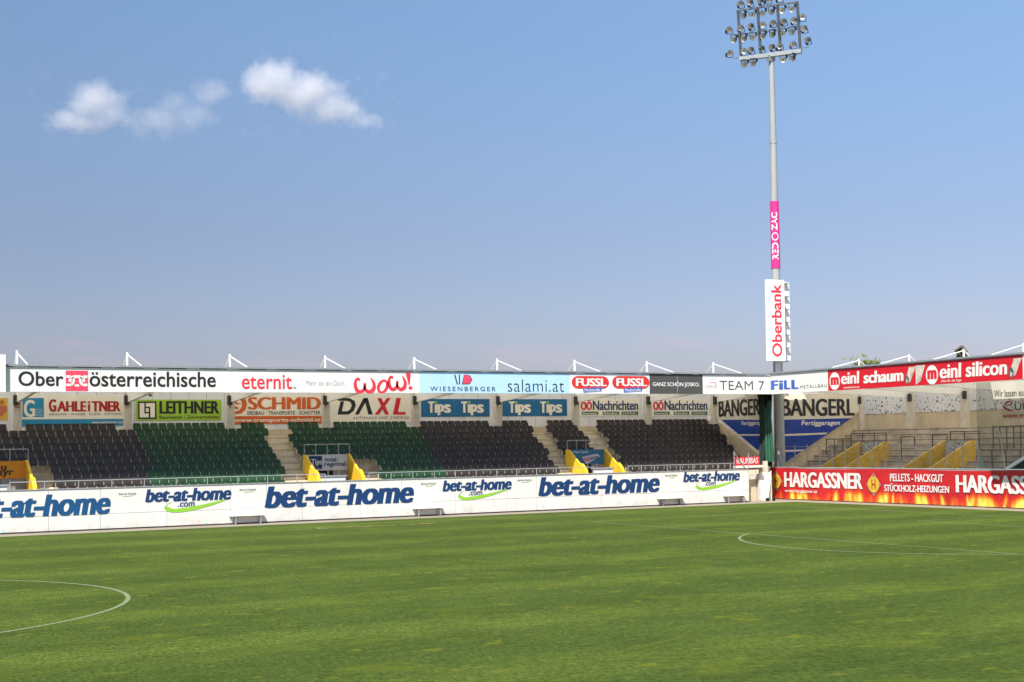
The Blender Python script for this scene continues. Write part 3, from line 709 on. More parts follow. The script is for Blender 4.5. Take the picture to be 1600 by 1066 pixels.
CH += strap([(.97, .30), (.76, .30), (.66, .42), (.64, .55), (.70, .66)], .12)+strap([(.18, .45), (.22, .60), (.32, .70), (.68, .70), (.78, .60), (.82, .45)], .13)+strap([(.40, .27), (.60, .27)], .10)
shape(PF, bx, CH, .016, 'chain_mark', WHITE, fb)
ptext(PF, (139.5, 579.5, 337, 604), 'österreichische', INK, fb, bold=.018)
fb = fboard(341, 656, WHITE, 'white roof edge board with red word eternit and red wow lettering'); seams(fb, PF, (435, 520, 606), JOINT)
ptext(PF, (377.5, 585, 456, 608), 'eternit', CORAL, fb, bold=.012)
ptext(PF, (457.5, 604, 463, 607.5), '•', GREY, fb); ptext(PF, (478, 594.5, 539.5, 602.5), 'Mehr als ein Dach.', GREY, fb, bold=-.008)
def brush(P, bx, pts, name, m, par, d=.012, asp=1.0):
    """painted stroke: points (x, y, width) in 0..1 of the box, smoothed"""
    a0, a1, t0, t1 = bx; W, H = a1-a0, t1-t0; q = []
    for i in range(len(pts)-1):
        p0, p1, p2, p3 = pts[max(0, i-1)], pts[i], pts[i+1], pts[min(len(pts)-1, i+2)]
        for k in range(6):
            t = k/6; q.append([.5*((2*p1[j])+(-p0[j]+p2[j])*t+(2*p0[j]-5*p1[j]+4*p2[j]-p3[j])*t*t+(-p0[j]+3*p1[j]-3*p2[j]+p3[j])*t**3) for j in range(3)])
    q.append(list(pts[-1])); b = MB(); L_ = []; R_ = []
    for i, (x, y, w) in enumerate(q):
        i0, i1 = max(0, i-1), min(len(q)-1, i+1); dx, dy = (q[i1][0]-q[i0][0])*W, (q[i1][1]-q[i0][1])*H; l_ = math.hypot(dx, dy) or 1
        nx, ny = -dy/l_*w*H/2, dx/l_*w*H/2; L_.append((a0+x*W+nx, t0+y*H+ny)); R_.append((a0+x*W-nx, t0+y*H-ny))
    for i in range(len(q)-1): b.face([P.pt(*L_[i], d), P.pt(*L_[i+1], d), P.pt(*R_[i+1], d), P.pt(*R_[i], d)])
    return b.build(name, m, par)
WCURL = [(.24, .80, .12), (.20, .92, .16), (.10, .86, .16), (.05, .55, .22), (.12, .20, .24), (.28, .08, .22), (.44, .25, .20), (.50, .55, .14), (.47, .62, .10), (.45, .48, .12), (.52, .22, .20), (.68, .08, .24), (.86, .25, .26), (.90, .55, .22), (.82, .82, .14), (.74, 1.0, .05)]
brush(PF, PF.box(553, 590, 588, 614.5), WCURL, 'lettering', CORAL, fb); brush(PF, PF.box(606, 587, 636, 610.5), WCURL, 'lettering', CORAL, fb)
brush(PF, PF.box(589, 593, 607, 615), [(.5+.38*math.cos(t)+.12*math.sin(t), .5+.42*math.sin(t), .13+.10*abs(math.cos(t))) for t in [2*math.pi*k/10 for k in range(11)]], 'lettering', CORAL, fb)
shape(PF, PF.box(633.5, 582.5, 642, 602), [(0, 1), (.9, 1), (.95, .85), (.75, 0), (.55, 0)], .012, 'lettering', CORAL, fb); shape(PF, PF.box(638, 603.5, 644.5, 608.8), ring(.5, .5, .5, .5, 14), .012, 'lettering', CORAL, fb)
fb = fboard(656, 890, LBLUE, 'light blue roof edge board with thin salami.at lettering'); seams(fb, PF, (735, 800), LBLUE)
ptext(PF, (672, 604, 774.5, 611), 'WIESENBERGER', INK, fb, bold=.0, space=1.35); ptext(PF, (793, 592.5, 881, 612), 'salami.at', INK, fb, bold=-.012, space=1.05)
bx = PF.box(709.5, 585.5, 737.5, 600.5)
shape(PF, bx, [[(0, 1), (.07, 1), (.2, 0), (.13, 0)], [(.26, 1), (.32, 1), (.32, 0), (.26, 0)]], .012, 'emblem', INK, fb)
shape(PF, bx, [(.55, 1), (.8, .98), (.92, .85), (.97, .6), (1, .6), (1, .42), (.97, .42), (.92, .15), (.8, .02), (.42, 0)], .012, 'emblem', INK, fb)
shape(PF, bx, [(.57, .95), (.79, .93), (.90, .82), (.94, .55), (.94, .45), (.90, .18), (.79, .07), (.46, .06)], .017, 'emblem', PINKRED, fb)
fb = fboard(890, 1015, PALEB, 'pale roof edge board with two red pills reading fashion shop name')
for x0 in (893, 956.2):
    bx = PF.box(x0, 587.5, x0+58.5, 607.5)
    ph = .17
    pill = [(ph+ph*math.cos(t), .5+.5*math.sin(t)) for t in [math.pi/2+math.pi*k/10 for k in range(11)]]+[(1-ph+ph*math.cos(t), .5+.5*math.sin(t)) for t in [-math.pi/2+math.pi*k/10 for k in range(11)]]
    shape(PF, bx, pill, .010, 'pill', mat('pill red', (.66, .035, .03), .4), fb)
    ptext(PF, (x0+6.5, 591, x0+54.5, 603.5), 'FUSSL', WHITE, fb, bold=.045, d=.016)
    bx = PF.box(x0+17.5, 605, x0+47, 613.4); shape(PF, bx, [(0, .75), (.98, 1), (1, .28), (.03, 0)], .018, 'tag', FILLB, fb)
    ptext(PF, (x0+20, 607, x0+44.5, 611.8), 'Modestraße', WHITE, fb, bold=.02, d=.023, rot=.03)
fb = fboard(1015, 1098, CHAR, 'dark grey roof edge board with white capital letters'); seams(fb, PF, (1058.3,), GREY)
ptext(PF, (1019.5, 596, 1093, 605.3), 'GANZ SCHÖN JOSKO.', WHITE, fb, bold=.018)
XFC = PF.st(1203.5, 600)[0]
fb = fboard(1098, 1203.5, WHITE, 'white roof edge board at the corner reading TEAM 7')
ptext(PF, (1101.5, 602, 1118.5, 606.6), 'JOSKO', GREY, fb, bold=.0)
bx = PF.box(1109, 597.6, 1119, 606); shape(PF, bx, [[(0, .92), (1, .92), (1, 1), (0, 1)], [(.93, 0), (1, 0), (1, 1), (.93, 1)]], .012, 'emblem', PINKRED, fb)
ptext(PF, (1124, 595, 1194, 609.3), 'TEAM 7', DGREY, fb, bold=-.004, space=1.02)
# taller white board at the left end
P_ = Plane('Y', YF-.25); o = panel(P_, P_.box(-60, 553, 9, 612.5), -.2, 0, 'display_board', WHITE); tag(o, 'blank white board standing higher than the roof edge, cut by the left photo edge', 'board')

# ------------------------------------------------------------------ advertisements on the back wall
PA = Plane('Y', YB-.03)
def ad(px, m, label): return sign(PA, px, m, label, 'advertisement', -.02, 0, 'advertising_banner')
a = ad((-40, 622, 12, 657), mat('yellow print', (.70, .45, .06), .5), 'yellow and salmon banner at the far left of the back wall')
shape(PA, PA.box(-40, 634, 11, 652), [(0, 0), (.8, .0), (1, .55), (1, 1), (0, 1)], .006, 'picture', mat('salmon print', (.55, .16, .08), .5), a); ptext(PA, (0, 626, 6, 632), 'fi', DKRED, a, bold=.02)
a = ad((33, 617, 197, 666), CREAM, 'cream banner with dark red heating firm name and blue G square')
shape(PA, PA.box(32.6, 655.5, 197, 666), [(0, 0), (1, 0), (1, 1), (0, 1)], .006, 'stripe', TEAL, a); ptext(PA, (143, 658, 194, 663), 'www.gahleitner.com', CREAM, a, bold=.015)
shape(PA, PA.box(35, 622, 68.5, 652), [(0, 0), (1, 0), (1, 1), (0, 1)], .006, 'square', TEAL, a); ptext(PA, (37, 625, 54.5, 652), 'G', CREAM, a, bold=.03)
for yy in (639, 643, 647): ptext(PA, (55, yy, 66, yy+2.6), 'HEIZUNG', PALEB, a)
ptext(PA, (76, 624, 88, 643.5), 'G', DKRED, a, bold=.05); ptext(PA, (89, 627, 135, 643), 'AHLE', DKRED, a, bold=.05)
ptext(PA, (137, 627, 141, 643), 'i', DKRED, a, bold=.045); ptext(PA, (143, 627, 188.5, 643), 'TNER', DKRED, a, bold=.05)
ptext(PA, (77, 645, 190, 649.2), 'HEIZUNG · WASSER · KLIMA · LÜFTUNG', INK, a, bold=.005, space=1.1)
a = ad((212, 624.5, 346, 657.5), LIME, 'lime green banner with heavy black builder name')
bx = PA.box(215.5, 627.5, 244.5, 655); shape(PA, bx, [(0, 0), (1, 0), (1, 1), (0, 1)], .006, 'emblem', INK, a); shape(PA, bx, [(.09, .09), (.91, .09), (.91, .91), (.09, .91)], .010, 'emblem', CREAM, a)
shape(PA, bx, [[(.34, .91), (.34, .32), (.42, .32), (.42, .91)], [(.42, .40), (.42, .32), (.66, .32), (.66, .40)], [(.58, .09), (.66, .09), (.66, .70), (.58, .70)], [(.42, .62), (.58, .62), (.58, .70), (.42, .70)]], .014, 'emblem', INK, a)
ptext(PA, (249, 627, 342.5, 646.5), 'LEITHNER', INK, a, bold=.045); ptext(PA, (249, 649.5, 343, 656), 'Baumeister | Zimmermeister', INK, a, bold=.008)
a = ad((364, 616.5, 503, 663), CREAM, 'cream banner with orange haulage firm name and orange stripe')
shape(PA, PA.box(364, 650.5, 503, 663), [(0, 0), (1, 0), (1, 1), (0, 1)], .006, 'stripe', ORANGE, a); ptext(PA, (365.5, 653.5, 501, 661.5), 'www.transporte-schmid.at', CREAM, a, bold=.025)
ptext(PA, (387, 620.5, 501.5, 640), 'SCHMID', ORANGE, a, bold=.05); ptext(PA, (386.5, 642.5, 501, 648.5), 'ERDBAU · TRANSPORTE · SCHOTTER', INK, a, bold=.012)
bx = PA.box(364, 617, 386, 648); shape(PA, bx, [(.0, 1), (.5, 1), (.85, .85), (1, .55), (.9, .25), (.6, .06), (0, 0), (0, .13), (.4, .2), (.62, .38), (.64, .6), (.5, .78), (.25, .8), (.3, .6), (.62, .55), (.3, .5), (0, .6)], .006, 'emblem', ORANGE, a)
shape(PA, bx, [(0, .42), (.2, .42), (.42, .34), (.3, .26), (0, .32)], .008, 'emblem', ORANGE, a)
a = ad((514, 616.5, 645, 661), CREAM, 'cream banner with slanted black and red car dealer name')
bx = PA.box(523, 622, 556, 648); shape(PA, bx, [(0, 1), (.70, 1), (.95, .82), (1, .55), (.90, .22), (.66, 0), (.12, 0), (.27, .80), (.44, .80), (.33, .20), (.60, .20), (.74, .34), (.80, .56), (.74, .76), (.58, .83), (.18, .83)], .006, 'lettering', INK, a)
bx = PA.box(554, 622, 582, 648); shape(PA, bx, [[(0, 0), (.22, 0), (.74, 1), (.62, 1), (.50, 1)], [(.55, .9), (.74, 1), (1, 0), (.76, 0)]], .006, 'lettering', INK, a)
ptext(PA, (585, 622, 611, 648), 'X', RED, a, bold=.035, shear=.2); ptext(PA, (613.5, 622, 634, 648), 'L', RED, a, bold=.04, shear=.2)
ptext(PA, (551, 651, 639, 655.3), 'AUTOHAUS UND ZWEIRAD', INK, a, bold=0, shear=.2, space=1.25)
for px, tx, lb in (((658, 623.5, 765, 651.5), (669, 720.5), 'petrol blue banner with cream word Tips twice, beside the car dealer banner'), ((785, 623.8, 886, 650.5), (795, 844), 'petrol blue banner with cream word Tips twice, beside the newspaper banners')):
    a = ad(px, TIPS, lb)
    for x in tx:
        k_ = .97 if x > 790 else 1.0
        ptext(PA, (x, 627.5, x+9.5*k_, 645), 'T', CREAM, a, bold=.06); ptext(PA, (x+10*k_, 632, x+14.5*k_, 645), 'ı', CREAM, a, bold=.06)
        ptext(PA, (x+14.5*k_, 632, x+25*k_, 649), 'p', CREAM, a, bold=.06); ptext(PA, (x+24.5*k_, 632, x+35.5*k_, 645.3), 's', CREAM, a, bold=.06)
        shape(PA, PA.box(x+10*k_, 627, x+14.5*k_, 630.8), [(.2, 0), (.8, 0), (1, .5), (.8, 1), (.2, 1), (0, .5)], .012, 'dot', SWOOSH, a)
for x0, dx, px, lb in ((907, 0, (903, 623.5, 999, 650), 'cream newspaper banner with red and navy letters, left one of two'), (1020, 0, (1016, 623.5, 1110, 650), 'cream newspaper banner with red and navy letters, right one of two')):
    a = ad(px, CREAM, lb); s = 1.0 if x0 < 950 else .945
    ptext(PA, (x0, 625, x0+18*s, 641), 'OÖ', RED, a, bold=.045); ptext(PA, (x0+19*s, 626, x0+90*s, 641), 'Nachrichten', NAVY, a, bold=.035)
    for q, wd_ in ((2, 'Braunauer'), (34.5, 'Rieder'), (64, 'Schärdinger')):
        shape(PA, PA.box(x0+q*s, 643.3, x0+(q+26)*s, 648.3), [(0, 0), (1, 0), (1, 1), (0, 1)], .006, 'tag', DKGREEN, a); ptext(PA, (x0+(q+2)*s, 644.3, x0+(q+24)*s, 647.4), wd_, CREAM, a, bold=.015)
# block letters on pillars
for px, c_ in ((28, 'D'), (360, 'E'), (509.5, 'E'), (778, 'F'), (899, 'F')):
    P_ = Plane('Y', YP-.2); o = panel(P_, P_.box(px-3.3, 630.5, px+2.8, 636.5), 0, .02, 'block_sign', RED if c_ == 'D' else CREAM); tag(o, 'small %s block letter plate on the %s' % ('red' if c_ == 'D' else 'pale', {28: 'leftmost pillar', 360: 'pillar between lime and haulage banners', 509.5: 'pillar left of the car dealer banner', 778: 'pillar between the two petrol blue banners', 899: 'pillar left of the newspaper banners'}[px]), 'letter plate', 'block letters on the pillars')
    ptext(P_, (px-2, 631.3, px+1.6, 635.8), c_, CREAM if c_ == 'D' else RED, o, bold=.04, d=.024)
# lamp heads under the roof
for px, lb in ((235, 'small white camera dome under the roof above the lime banner'),):
    p_ = on(px, 620, 'Y', YB-.8); b = MB(); b.tube(p_+Vector((0, 0, .12)), p_+Vector((0, 0, .5)), .12, .07, n=12); o = b.build('dome_camera', WSTEEL); tag(o, lb, 'camera')
    b = MB(); b.tube(p_, p_+Vector((0, 0, .119)), .04, .11, n=12); b.build('dome', DARK, o)

# ------------------------------------------------------------------ benches at the wall
def bench(pa, pb, label, m=WOODW, leg=GALV):
    xa = on(pa, 812, 'Y', YW-.45).x if False else None
    ya = 838-.0477*pa; p0 = on(pa, ya-9, 'Y', YW-.35); p1 = on(pb, 838-.0477*pb-9, 'Y', YW-.35)
    t = empty('bench', ((p0.x+p1.x)/2, YW-.35, 0), label, 'bench', 'benches along the white wall')
    b = MB()
    for k in range(2): b.box((p0.x, YW-.36+k*.18, .42), (p1.x, YW-.19+k*.18, .46))
    b.build('seat', m, t)
    L_ = p1.x-p0.x
    for q in (.14, .86):
        x = p0.x+L_*q; b = MB(); b.bar((x, YW-.33, 0), (x, YW-.30, .42), .05, .05); b.bar((x, YW-.06, 0), (x, YW-.08, .42), .05, .05); b.bar((x, YW-.35, .395), (x, YW-.03, .395), .05, .045); b.bar((x-.02, YW-.2, .12), (x+(.22 if q < .5 else -.22), YW-.2, .40), .03, .03); b.build('leg', leg, t)
    return t
bench(361, 415.5, 'white plank bench at the wall, leftmost, beneath the first green swoosh')
bench(648, 695, 'white plank bench at the wall right of the middle large blue word')
bench(1031, 1071, 'white plank bench at the wall right of the last large blue word', leg=mat('blue grey steel', (.16, .18, .26), .5, .3))
bench(1134.5, 1167.5, 'white plank bench at the corner end of the white wall')

# ------------------------------------------------------------------ end stand (right)
XF = XFC
PRF = Plane('X', XF); PRW = Plane('X', XW)
stand2 = empty('terrace_stand', (63, 15, 0), 'roofed standing terrace of bare stained concrete behind the red banner wall', 'grandstand')
RUN2, RISE2, NR2, X1 = .68, .335, 11, 59.6
XP2 = X1+RUN2*NR2-.3; XB2 = XP2+.9
def tr2(k): return 1.10+RISE2*k
def rx2(k): return X1+RUN2*k
Y2A, Y2B = -12.0, 36.5
VR = []
for pa, pb in ((1345, 1384), (1476, 1519)):
    xs = X1+RUN2*4.2
    VR.append((on(pb, 694, 'X', xs).y, on(pa, 694, 'X', xs).y, xs))
tb = MB()
for k in range(NR2):
    x0 = rx2(k)-.34; x1 = x0+RUN2 if k < NR2-1 else XB2
    segs = [(Y2A, Y2B)]
    if k < 4:
        segs = []; cur = Y2A
        for ya, yb, _ in sorted(VR): segs.append((cur, ya)); cur = yb
        segs.append((cur, Y2B))
    for a_, c_ in segs: tb.box((x0, a_, 0), (x1, c_, tr2(k)))
tb.build('terrace', CONCR, stand2)
for k in range(4, NR2): b = MB(); b.box((rx2(k)-.345, Y2A, tr2(k)-.10), (rx2(k)-.338, Y2B, tr2(k)-.075)); b.build('step_shadow_gap', DARK, stand2)  # near-black bars paint a shadow gap onto each riser
ZB2 = on(1400, 646, 'X', XB2).z
b = MB(); b.box((XB2, Y2A, 0), (XB2+.3, Y2B, ZB2)); b.build('base_wall', BASEC, stand2)
STK = sticker_mat('stickered cladding', (.68, .69, .71), .72, 5.8); STK2 = sticker_mat('stickered grey face', (.55, .55, .54), 1.0, 6.5)
b = MB(); y = Y2A
while y < Y2B: b.box((XB2-.03, y+.008, ZB2+.002), (XB2+.1, min(y+1.0, Y2B)-.008, 7.9)); y += 1.0
b.build('back_wall', STK, stand2)
b = MB(); b.box((XB2+.11, Y2A, ZB2+.004), (XB2+.3, Y2B, 7.9)); b.build('wall_backing', SOFF, stand2)
zr0 = PRF.st(1400, 604.5)[1]; zr1 = PRF.st(1400, 570)[1]
XLS = XF+2.6
corrugated(XF+.28, XLS, Y2A, 34.7, zr1-.02, 'Y').build('roof_sheet', SOFF, stand2, smooth=True)
corrugated(XLS, XB2+1.2, Y2A, 34.7, zr1-.02, 'Y').build('fill_light_sheet', FILLSHEET, stand2, smooth=True)  # translucent part added to brighten the terrace below
corrugated(61.2, XB2+1.2, 34.701, 38.5, zr1-.02, 'Y').build('roof_sheet', FILLSHEET, stand2, smooth=True)  # translucent as well, adding light under the corner roof
for xx in [XF+1.4+1.75*q for q in range(6)]: b = MB(); b.box((xx-.05, Y2A, zr1-.22), (xx+.05, 34.6, zr1-.06)); b.build('purlin', GALV, stand2)
b = MB(); b.box((XF-.08, Y2A, zr1+.035), (XF+.5, YF+.0, zr1+.13)); b.build('gutter', ROOFG, stand2)
PY2 = [on(px, 640, 'X', XP2).y for px in (1344, 1422.5, 1508)]; PY2.append(2*PY2[2]-PY2[1])
for i, y in enumerate(PY2):
    b = MB(); b.box((XP2-.2, y-.2, tr2(NR2-1)-.3), (XP2+.2, y+.2, zr0+.2)); b.build('pillar', PILC, stand2)
    b = MB(); b.prism([(XP2-.2, y-.09, zr0+.49), (XF+.5, y-.09, zr0+.49), (XF+.5, y-.09, zr0+.2), (XP2-.2, y-.09, zr0-.25)], (0, .18, 0)); b.build('roof_beam', SOFF, stand2)
    b = MB(); b.box((XP2-.42, y-.34, zr0-.5), (XP2-.16, y-.201, zr0+.0)); b.build('beam_bracket', DSTEEL, stand2)
    zm = on((1343.3, 1421.7, 1506.6, 1598)[i], (561, 553.5, 545.5, 536.5)[i], 'X', XP2).z
    b = MB(); b.tube((XP2, y, zr1), (XP2, y, zm), .065, n=10); o = b.build('roof_mast', WSTEEL, stand2)
    s = MB(); s.tube((XP2, y, zm-.1), (XP2-5.2, y, zr1+.1), .037, n=6); s.build('stay', WSTEEL, o)
    s = MB(); s.tube((XP2, y, zm-.1), (XP2+1.9, y, zr1+.05), .037, n=6); s.build('stay', WSTEEL, o)
# terrace entrances with yellow flanks
for ya, yb, xs in VR:
    for y in (ya, yb):
        pts = [(xs+.2, y-.07, 1.0), (xs+.2, y-.07, 3.62), (xs-.1, y-.07, 3.62), (59.0, y-.07, 2.05), (59.0, y-.07, 1.0)]
        b = MB(); b.prism(pts, (0, .14, 0)); b.build('vomitory_wall', YELR, stand2)
    b = MB(); b.box((xs+.02, ya+.08, 2.35), (xs+.16, yb-.08, 3.60)); b.build('vomitory_face', STK2, stand2)
    b = MB(); b.box((xs+.05, ya+.08, 0), (xs+.2, yb-.08, 2.34)); b.build('vomitory_infill', mat('grey passage', (.22, .22, .22), .7), stand2)

# fascia boards of the end stand
def rboard(px0, px1, m, label):
    a0 = PRF.st(px0, 595)[0]; a1 = PRF.st(px1, 595)[0]
    o = panel(PRF, (a0+.004, a1-.004, zr0, zr1), -.16, 0, 'fascia_board', m); tag(o, label, 'sign board', 'boards along the roof edge'); return o
RB = mat('bright red board', (.60, .010, .022), .42, var=.04)
fb = rboard(1203.7, 1293.5, WHITE, 'white roof edge board at the corner with blue FILL letters')
ptext(PRF, (1204.5, 595, 1216, 609.5), 'F', FILLB, fb, bold=.07); ptext(PRF, (1217, 595, 1224, 609), 'i', FILLB, fb, bold=.07); ptext(PRF, (1225, 594.5, 1235, 608.5), 'L', FILLB, fb, bold=.07); ptext(PRF, (1236.5, 594, 1248, 608), 'L', FILLB, fb, bold=.07)
ptext(PRF, (1250.5, 602.5, 1292, 607.5), 'METALLBAU', DGREY, fb, bold=-.004, space=1.2)
def tubepic(px0, px1, ya, yb, o):
    bx = PRF.box(px0, ya, px1, yb); shape(PRF, bx, [(.45, 1), (1, 1), (.55, .22), (.30, .12), (.12, .3)], .010, 'tube_picture', mat('printed tube', (.62, .56, .48), .5, var=.25, scale=3), o)
    shape(PRF, bx, [(.1, .6), (.28, .62), (.42, .4), (.40, .15), (.2, .06), (.06, .3)], .014, 'tube_picture', mat('printed grey nozzle', (.16, .15, .14), .5, var=.4, scale=5), o)
    shape(PRF, bx, [(.22, .42), (.34, .3), (.28, .14), (.18, .2)], .018, 'tube_picture', mat('printed pale hole', (.55, .54, .52), .5), o)
fb = rboard(1293.7, 1431, RB, 'red roof edge board with white letters ending in schaum')
def mcirc(x0, x1, ya, yb, o):
    bx = PRF.box(x0, ya, x1, yb); shape(PRF, bx, ring(.5, .5, .5, .5), .010, 'emblem', WHITE, o)
ptext
mcirc(1296, 1312.5, 582.5, 610, fb); ptext(PRF, (1298, 590, 1311, 602), 'm', RED, fb, bold=.05, d=.016)
ptext(PRF, (1314, 582, 1343, 601), 'einl', WHITE, fb, bold=.05, shear=.05); ptext(PRF, (1349, 581, 1412, 599.5), 'schaum', WHITE, fb, bold=.05, shear=.05)
ptext(PRF, (1318, 604.3, 1343, 607.5), 'meinlschaum.at', WHITE, fb, bold=.01); tubepic(1412, 1431, 574.5, 603.5, fb)
fb = rboard(1431, 1598.5, RB, 'red roof edge board with white letters ending in silicon')
shape(PRF, PRF.box(1430.5, 571.5, 1446, 602), [(0, .55), (.0, 1), (1, 1), (.5, .2), (0, 0)], .010, 'tube_picture', mat('printed tube', (.62, .56, .48), .5), fb)
mcirc(1446.5, 1466, 571.5, 601.5, fb); ptext(PRF, (1449, 579, 1464, 593), 'm', RED, fb, bold=.05, d=.016)
ptext(PRF, (1468, 569.5, 1502.5, 592), 'einl', WHITE, fb, bold=.05, shear=.05); ptext(PRF, (1508.5, 566.5, 1574, 589.5), 'silicon', WHITE, fb, bold=.05, shear=.05)
ptext(PRF, (1470, 593.8, 1502.5, 599), 'Alles für die Fuge', WHITE, fb, bold=.005, shear=.2); tubepic(1574, 1597, 561, 594, fb)
fb = rboard(1598.5, 1680, WHITE, 'white roof edge board cut by the right photo edge')

# ------------------------------------------------------------------ red banner wall
ZRW = 2.02
W2 = MB(); W2.box((XW+.04, Y2A, .03), (XW+.26, PRW.st(1203, 760)[0]*-1, ZRW-.03)); W2 = W2.build('banner_wall', mat('wall backing', (.45, .44, .42), .8))
tag(W2, 'red wall banner printed with flames along the pitch end', 'wall')
YRE = -PRW.st(1203, 760)[0]
FL = flame_mat(XW); b = MB()
y = YRE; random.seed(5)
n = 60; m_ = 8
ys = [YRE+(Y2A-YRE)*k/n for k in range(n+1)]
sag = lambda y: .0-.05*abs(math.sin((YRE-y)*.27))**2
for k in range(n):
    for j in range(m_):
        z = lambda t, yy: .05+(ZRW+sag(yy)-.05)*t
        off = lambda yy, t: -.02-.012*math.sin(yy*5.1+t*3)-.01*math.sin(yy*2.3+t*7)
        P4 = []
        for yy, t in ((ys[k], j/m_), (ys[k+1], j/m_), (ys[k+1], (j+1)/m_), (ys[k], (j+1)/m_)): P4.append((XW+off(yy, t), yy, z(t, yy)))
        b.face(P4)
b.build('banner_sheet', FL, W2, smooth=True)
b = MB(); b.box((XW-.06, Y2A, -.003), (XW+.22, YRE, .029)); b.build('wall_foot_strip', DSTEEL, W2)
b = MB(); b.tube((XW+.1, Y2A, ZRW+.03), (XW+.1, YRE, ZRW+.03), .035); b.build('top_rail', GALV, W2)
D2 = .055
def rtext(px, body, m, **k): return ptext(PRW, px, body, m, W2, d=D2, **k)
WT = mat('white print', (.74, .72, .70), .5, var=.1, scale=1.5)
rtext((1226, 737.5, 1349, 761), 'HARGASSNER', WT, bold=.045); rtext((1227, 764, 1278, 770.5), 'www.hargassner.at', WT, bold=.01)
rtext((1391.5, 740, 1475, 752), 'PELLETS - HACKGUT', WT, bold=.035); rtext((1382.5, 755, 1484, 767.5), 'STÜCKHOLZ-HEIZUNGEN', WT, bold=.035)
rtext((1494, 742, 1662, 769.5), 'HARGASSNER', WT, bold=.045)
for x0, x1, ya, yb in ((1203.8, 1223.5, 736, 767), (1354.5, 1377.5, 739, 774.5)):
    bx = PRW.box(x0, ya, x1, yb)
    shape(PRW, bx, [(.5, 0), (1, .5), (.5, 1), (0, .5)], D2, 'diamond', GREY, W2); shape(PRW, bx, [(.5, .05), (.95, .5), (.5, .95), (.05, .5)], D2+.004, 'diamond', mat('maroon print', (.2, .02, .03), .5), W2)
    shape(PRW, bx, ring(.5, .5, .40, .36), D2+.008, 'emblem', mat('gold print', (.62, .42, .05), .5), W2)
    a0, a1, t0, t1 = bx; text(PRW, (a0+(a1-a0)*.36, a0+(a1-a0)*.64, t0+(t1-t0)*.28, t0+(t1-t0)*.72), 'H', DKRED, W2, d=D2+.012, bold=.02)

# fence on the banner wall: galvanised posts with thin cross wires
fz = on(1300, 697, 'X', XW+.35).z
fence = empty('terrace_fence', (XW+.35, 24, ZRW-.5), 'tall galvanised fence standing on the red banner wall', 'fence')
for px in (1206, 1223, 1242, 1261, 1281, 1300, 1320, 1341, 1363, 1384, 1407, 1430, 1454, 1478, 1504, 1529):
    p_ = on(px, 715, 'X', XW+.35); b = MB(); b.bar((XW+.35, p_.y, 1.2), (XW+.35, p_.y, fz+random.uniform(-.05, .12)), .04, .055); b.build('post', GALV, fence)
yA = on(1206, 715, 'X', XW+.35).y; yB = on(1530, 715, 'X', XW+.35).y
for z in (fz-.02, fz-.35, fz-.7, fz-1.05, fz-1.35):
    b = MB(); b.tube((XW+.35, yA, z), (XW+.35, yB, z), .007 if z < fz-.1 else .014, n=6); b.build('rail', GALV, fence)
# crush barriers on the terrace
def barrier(pa, pb, k, label, h=1.05, n=3):
    x = rx2(k); ya = on(pa, 690, 'X', x).y; yb = on(pb, 690, 'X', x).y
    t = empty('crush_barrier', (x, (ya+yb)/2, tr2(k)), label, 'railing', 'dark crush barriers on the terrace')
    b = MB(); b.tube((x, ya, tr2(k)+h), (x, yb, tr2(k)+h), .028); b.build('rail', DSTEEL, t)
    b = MB(); b.tube((x, ya, tr2(k)+h*.5), (x, yb, tr2(k)+h*.5), .018); b.build('rail', DSTEEL, t)
    for q in range(n+1):
        y = ya+(yb-ya)*q/n; b = MB(); b.tube((x, y, tr2(k)), (x, y, tr2(k)+h), .03); b.build('post', DSTEEL, t)
barrier(1291, 1330, 5, 'dark barrier with posts between the blue tarpaulin and first yellow entrance', n=3)
barrier(1408, 1429, 4, 'dark frame barrier between the two yellow entrances, left one', h=1.45, n=1)
barrier(1457, 1480, 5, 'dark frame barrier behind the right yellow entrance', h=1.2, n=1)
barrier(1330, 1385, 6, 'long low dark barrier above the first yellow entrance', n=3)
barrier(1485, 1530, 6, 'dark barrier above the right yellow entrance', n=2)
barrier(1552, 1640, 6, 'dark barrier with close posts behind the net', h=1.3, n=8)
barrier(1528, 1640, 2, 'dark barrier low on the terrace behind the net', h=1.3, n=5)

# net and banner at the right edge
XN = XW+.75
PN = Plane('X', XN)
NETM = net_mat('fine grey green net', (.14, .18, .15), .36); NETD = net_mat('dark green net', (.05, .10, .08), .30)
def netsheet(px0, px1, zt, name, m, label, xx, py=640):
    ya = on(px0, py, 'X', xx).y; yb = on(px1, py, 'X', xx).y; b = MB(); n = 14
    for k in range(n):
        y0 = ya+(yb-ya)*k/n; y1 = ya+(yb-ya)*(k+1)/n; w = lambda y: xx+.05*math.sin(y*2.1)
        b.face([(w(y0), y0, ZRW-.1), (w(y1), y1, ZRW-.1), (w(y1), y1, zt), (w(y0), y0, zt)])
    o = b.build(name, m); tag(o, label, 'net'); return o
netsheet(1527, 1690, zr0+.1, 'safety_net', NETM, 'fine see-through net hanging over the right end of the terrace', XN)
P_ = Plane('X', XF-.14)
bx = P_.box(1547.5, 597.5, 1690, 626)
b = MB(); q0 = P_.st(1547.5, 597.5); q1 = P_.st(1553, 624); q2 = P_.st(1612, 620)
b.prism([P_.pt(q0[0], q0[1]), P_.pt(q2[0], q0[1]), P_.pt(q2[0], q1[1]), P_.pt(q1[0], q1[1])], (.02, 0, 0)); o = b.build('hanging_banner', TARP); tag(o, 'cream cloth banner with dark words hung across the net', 'banner')
ptext(P_, (1553.5, 610, 1607, 621), 'Wir lassen euch', INK, o, bold=.004, d=.01)
P3 = Plane('X', XN-.2)
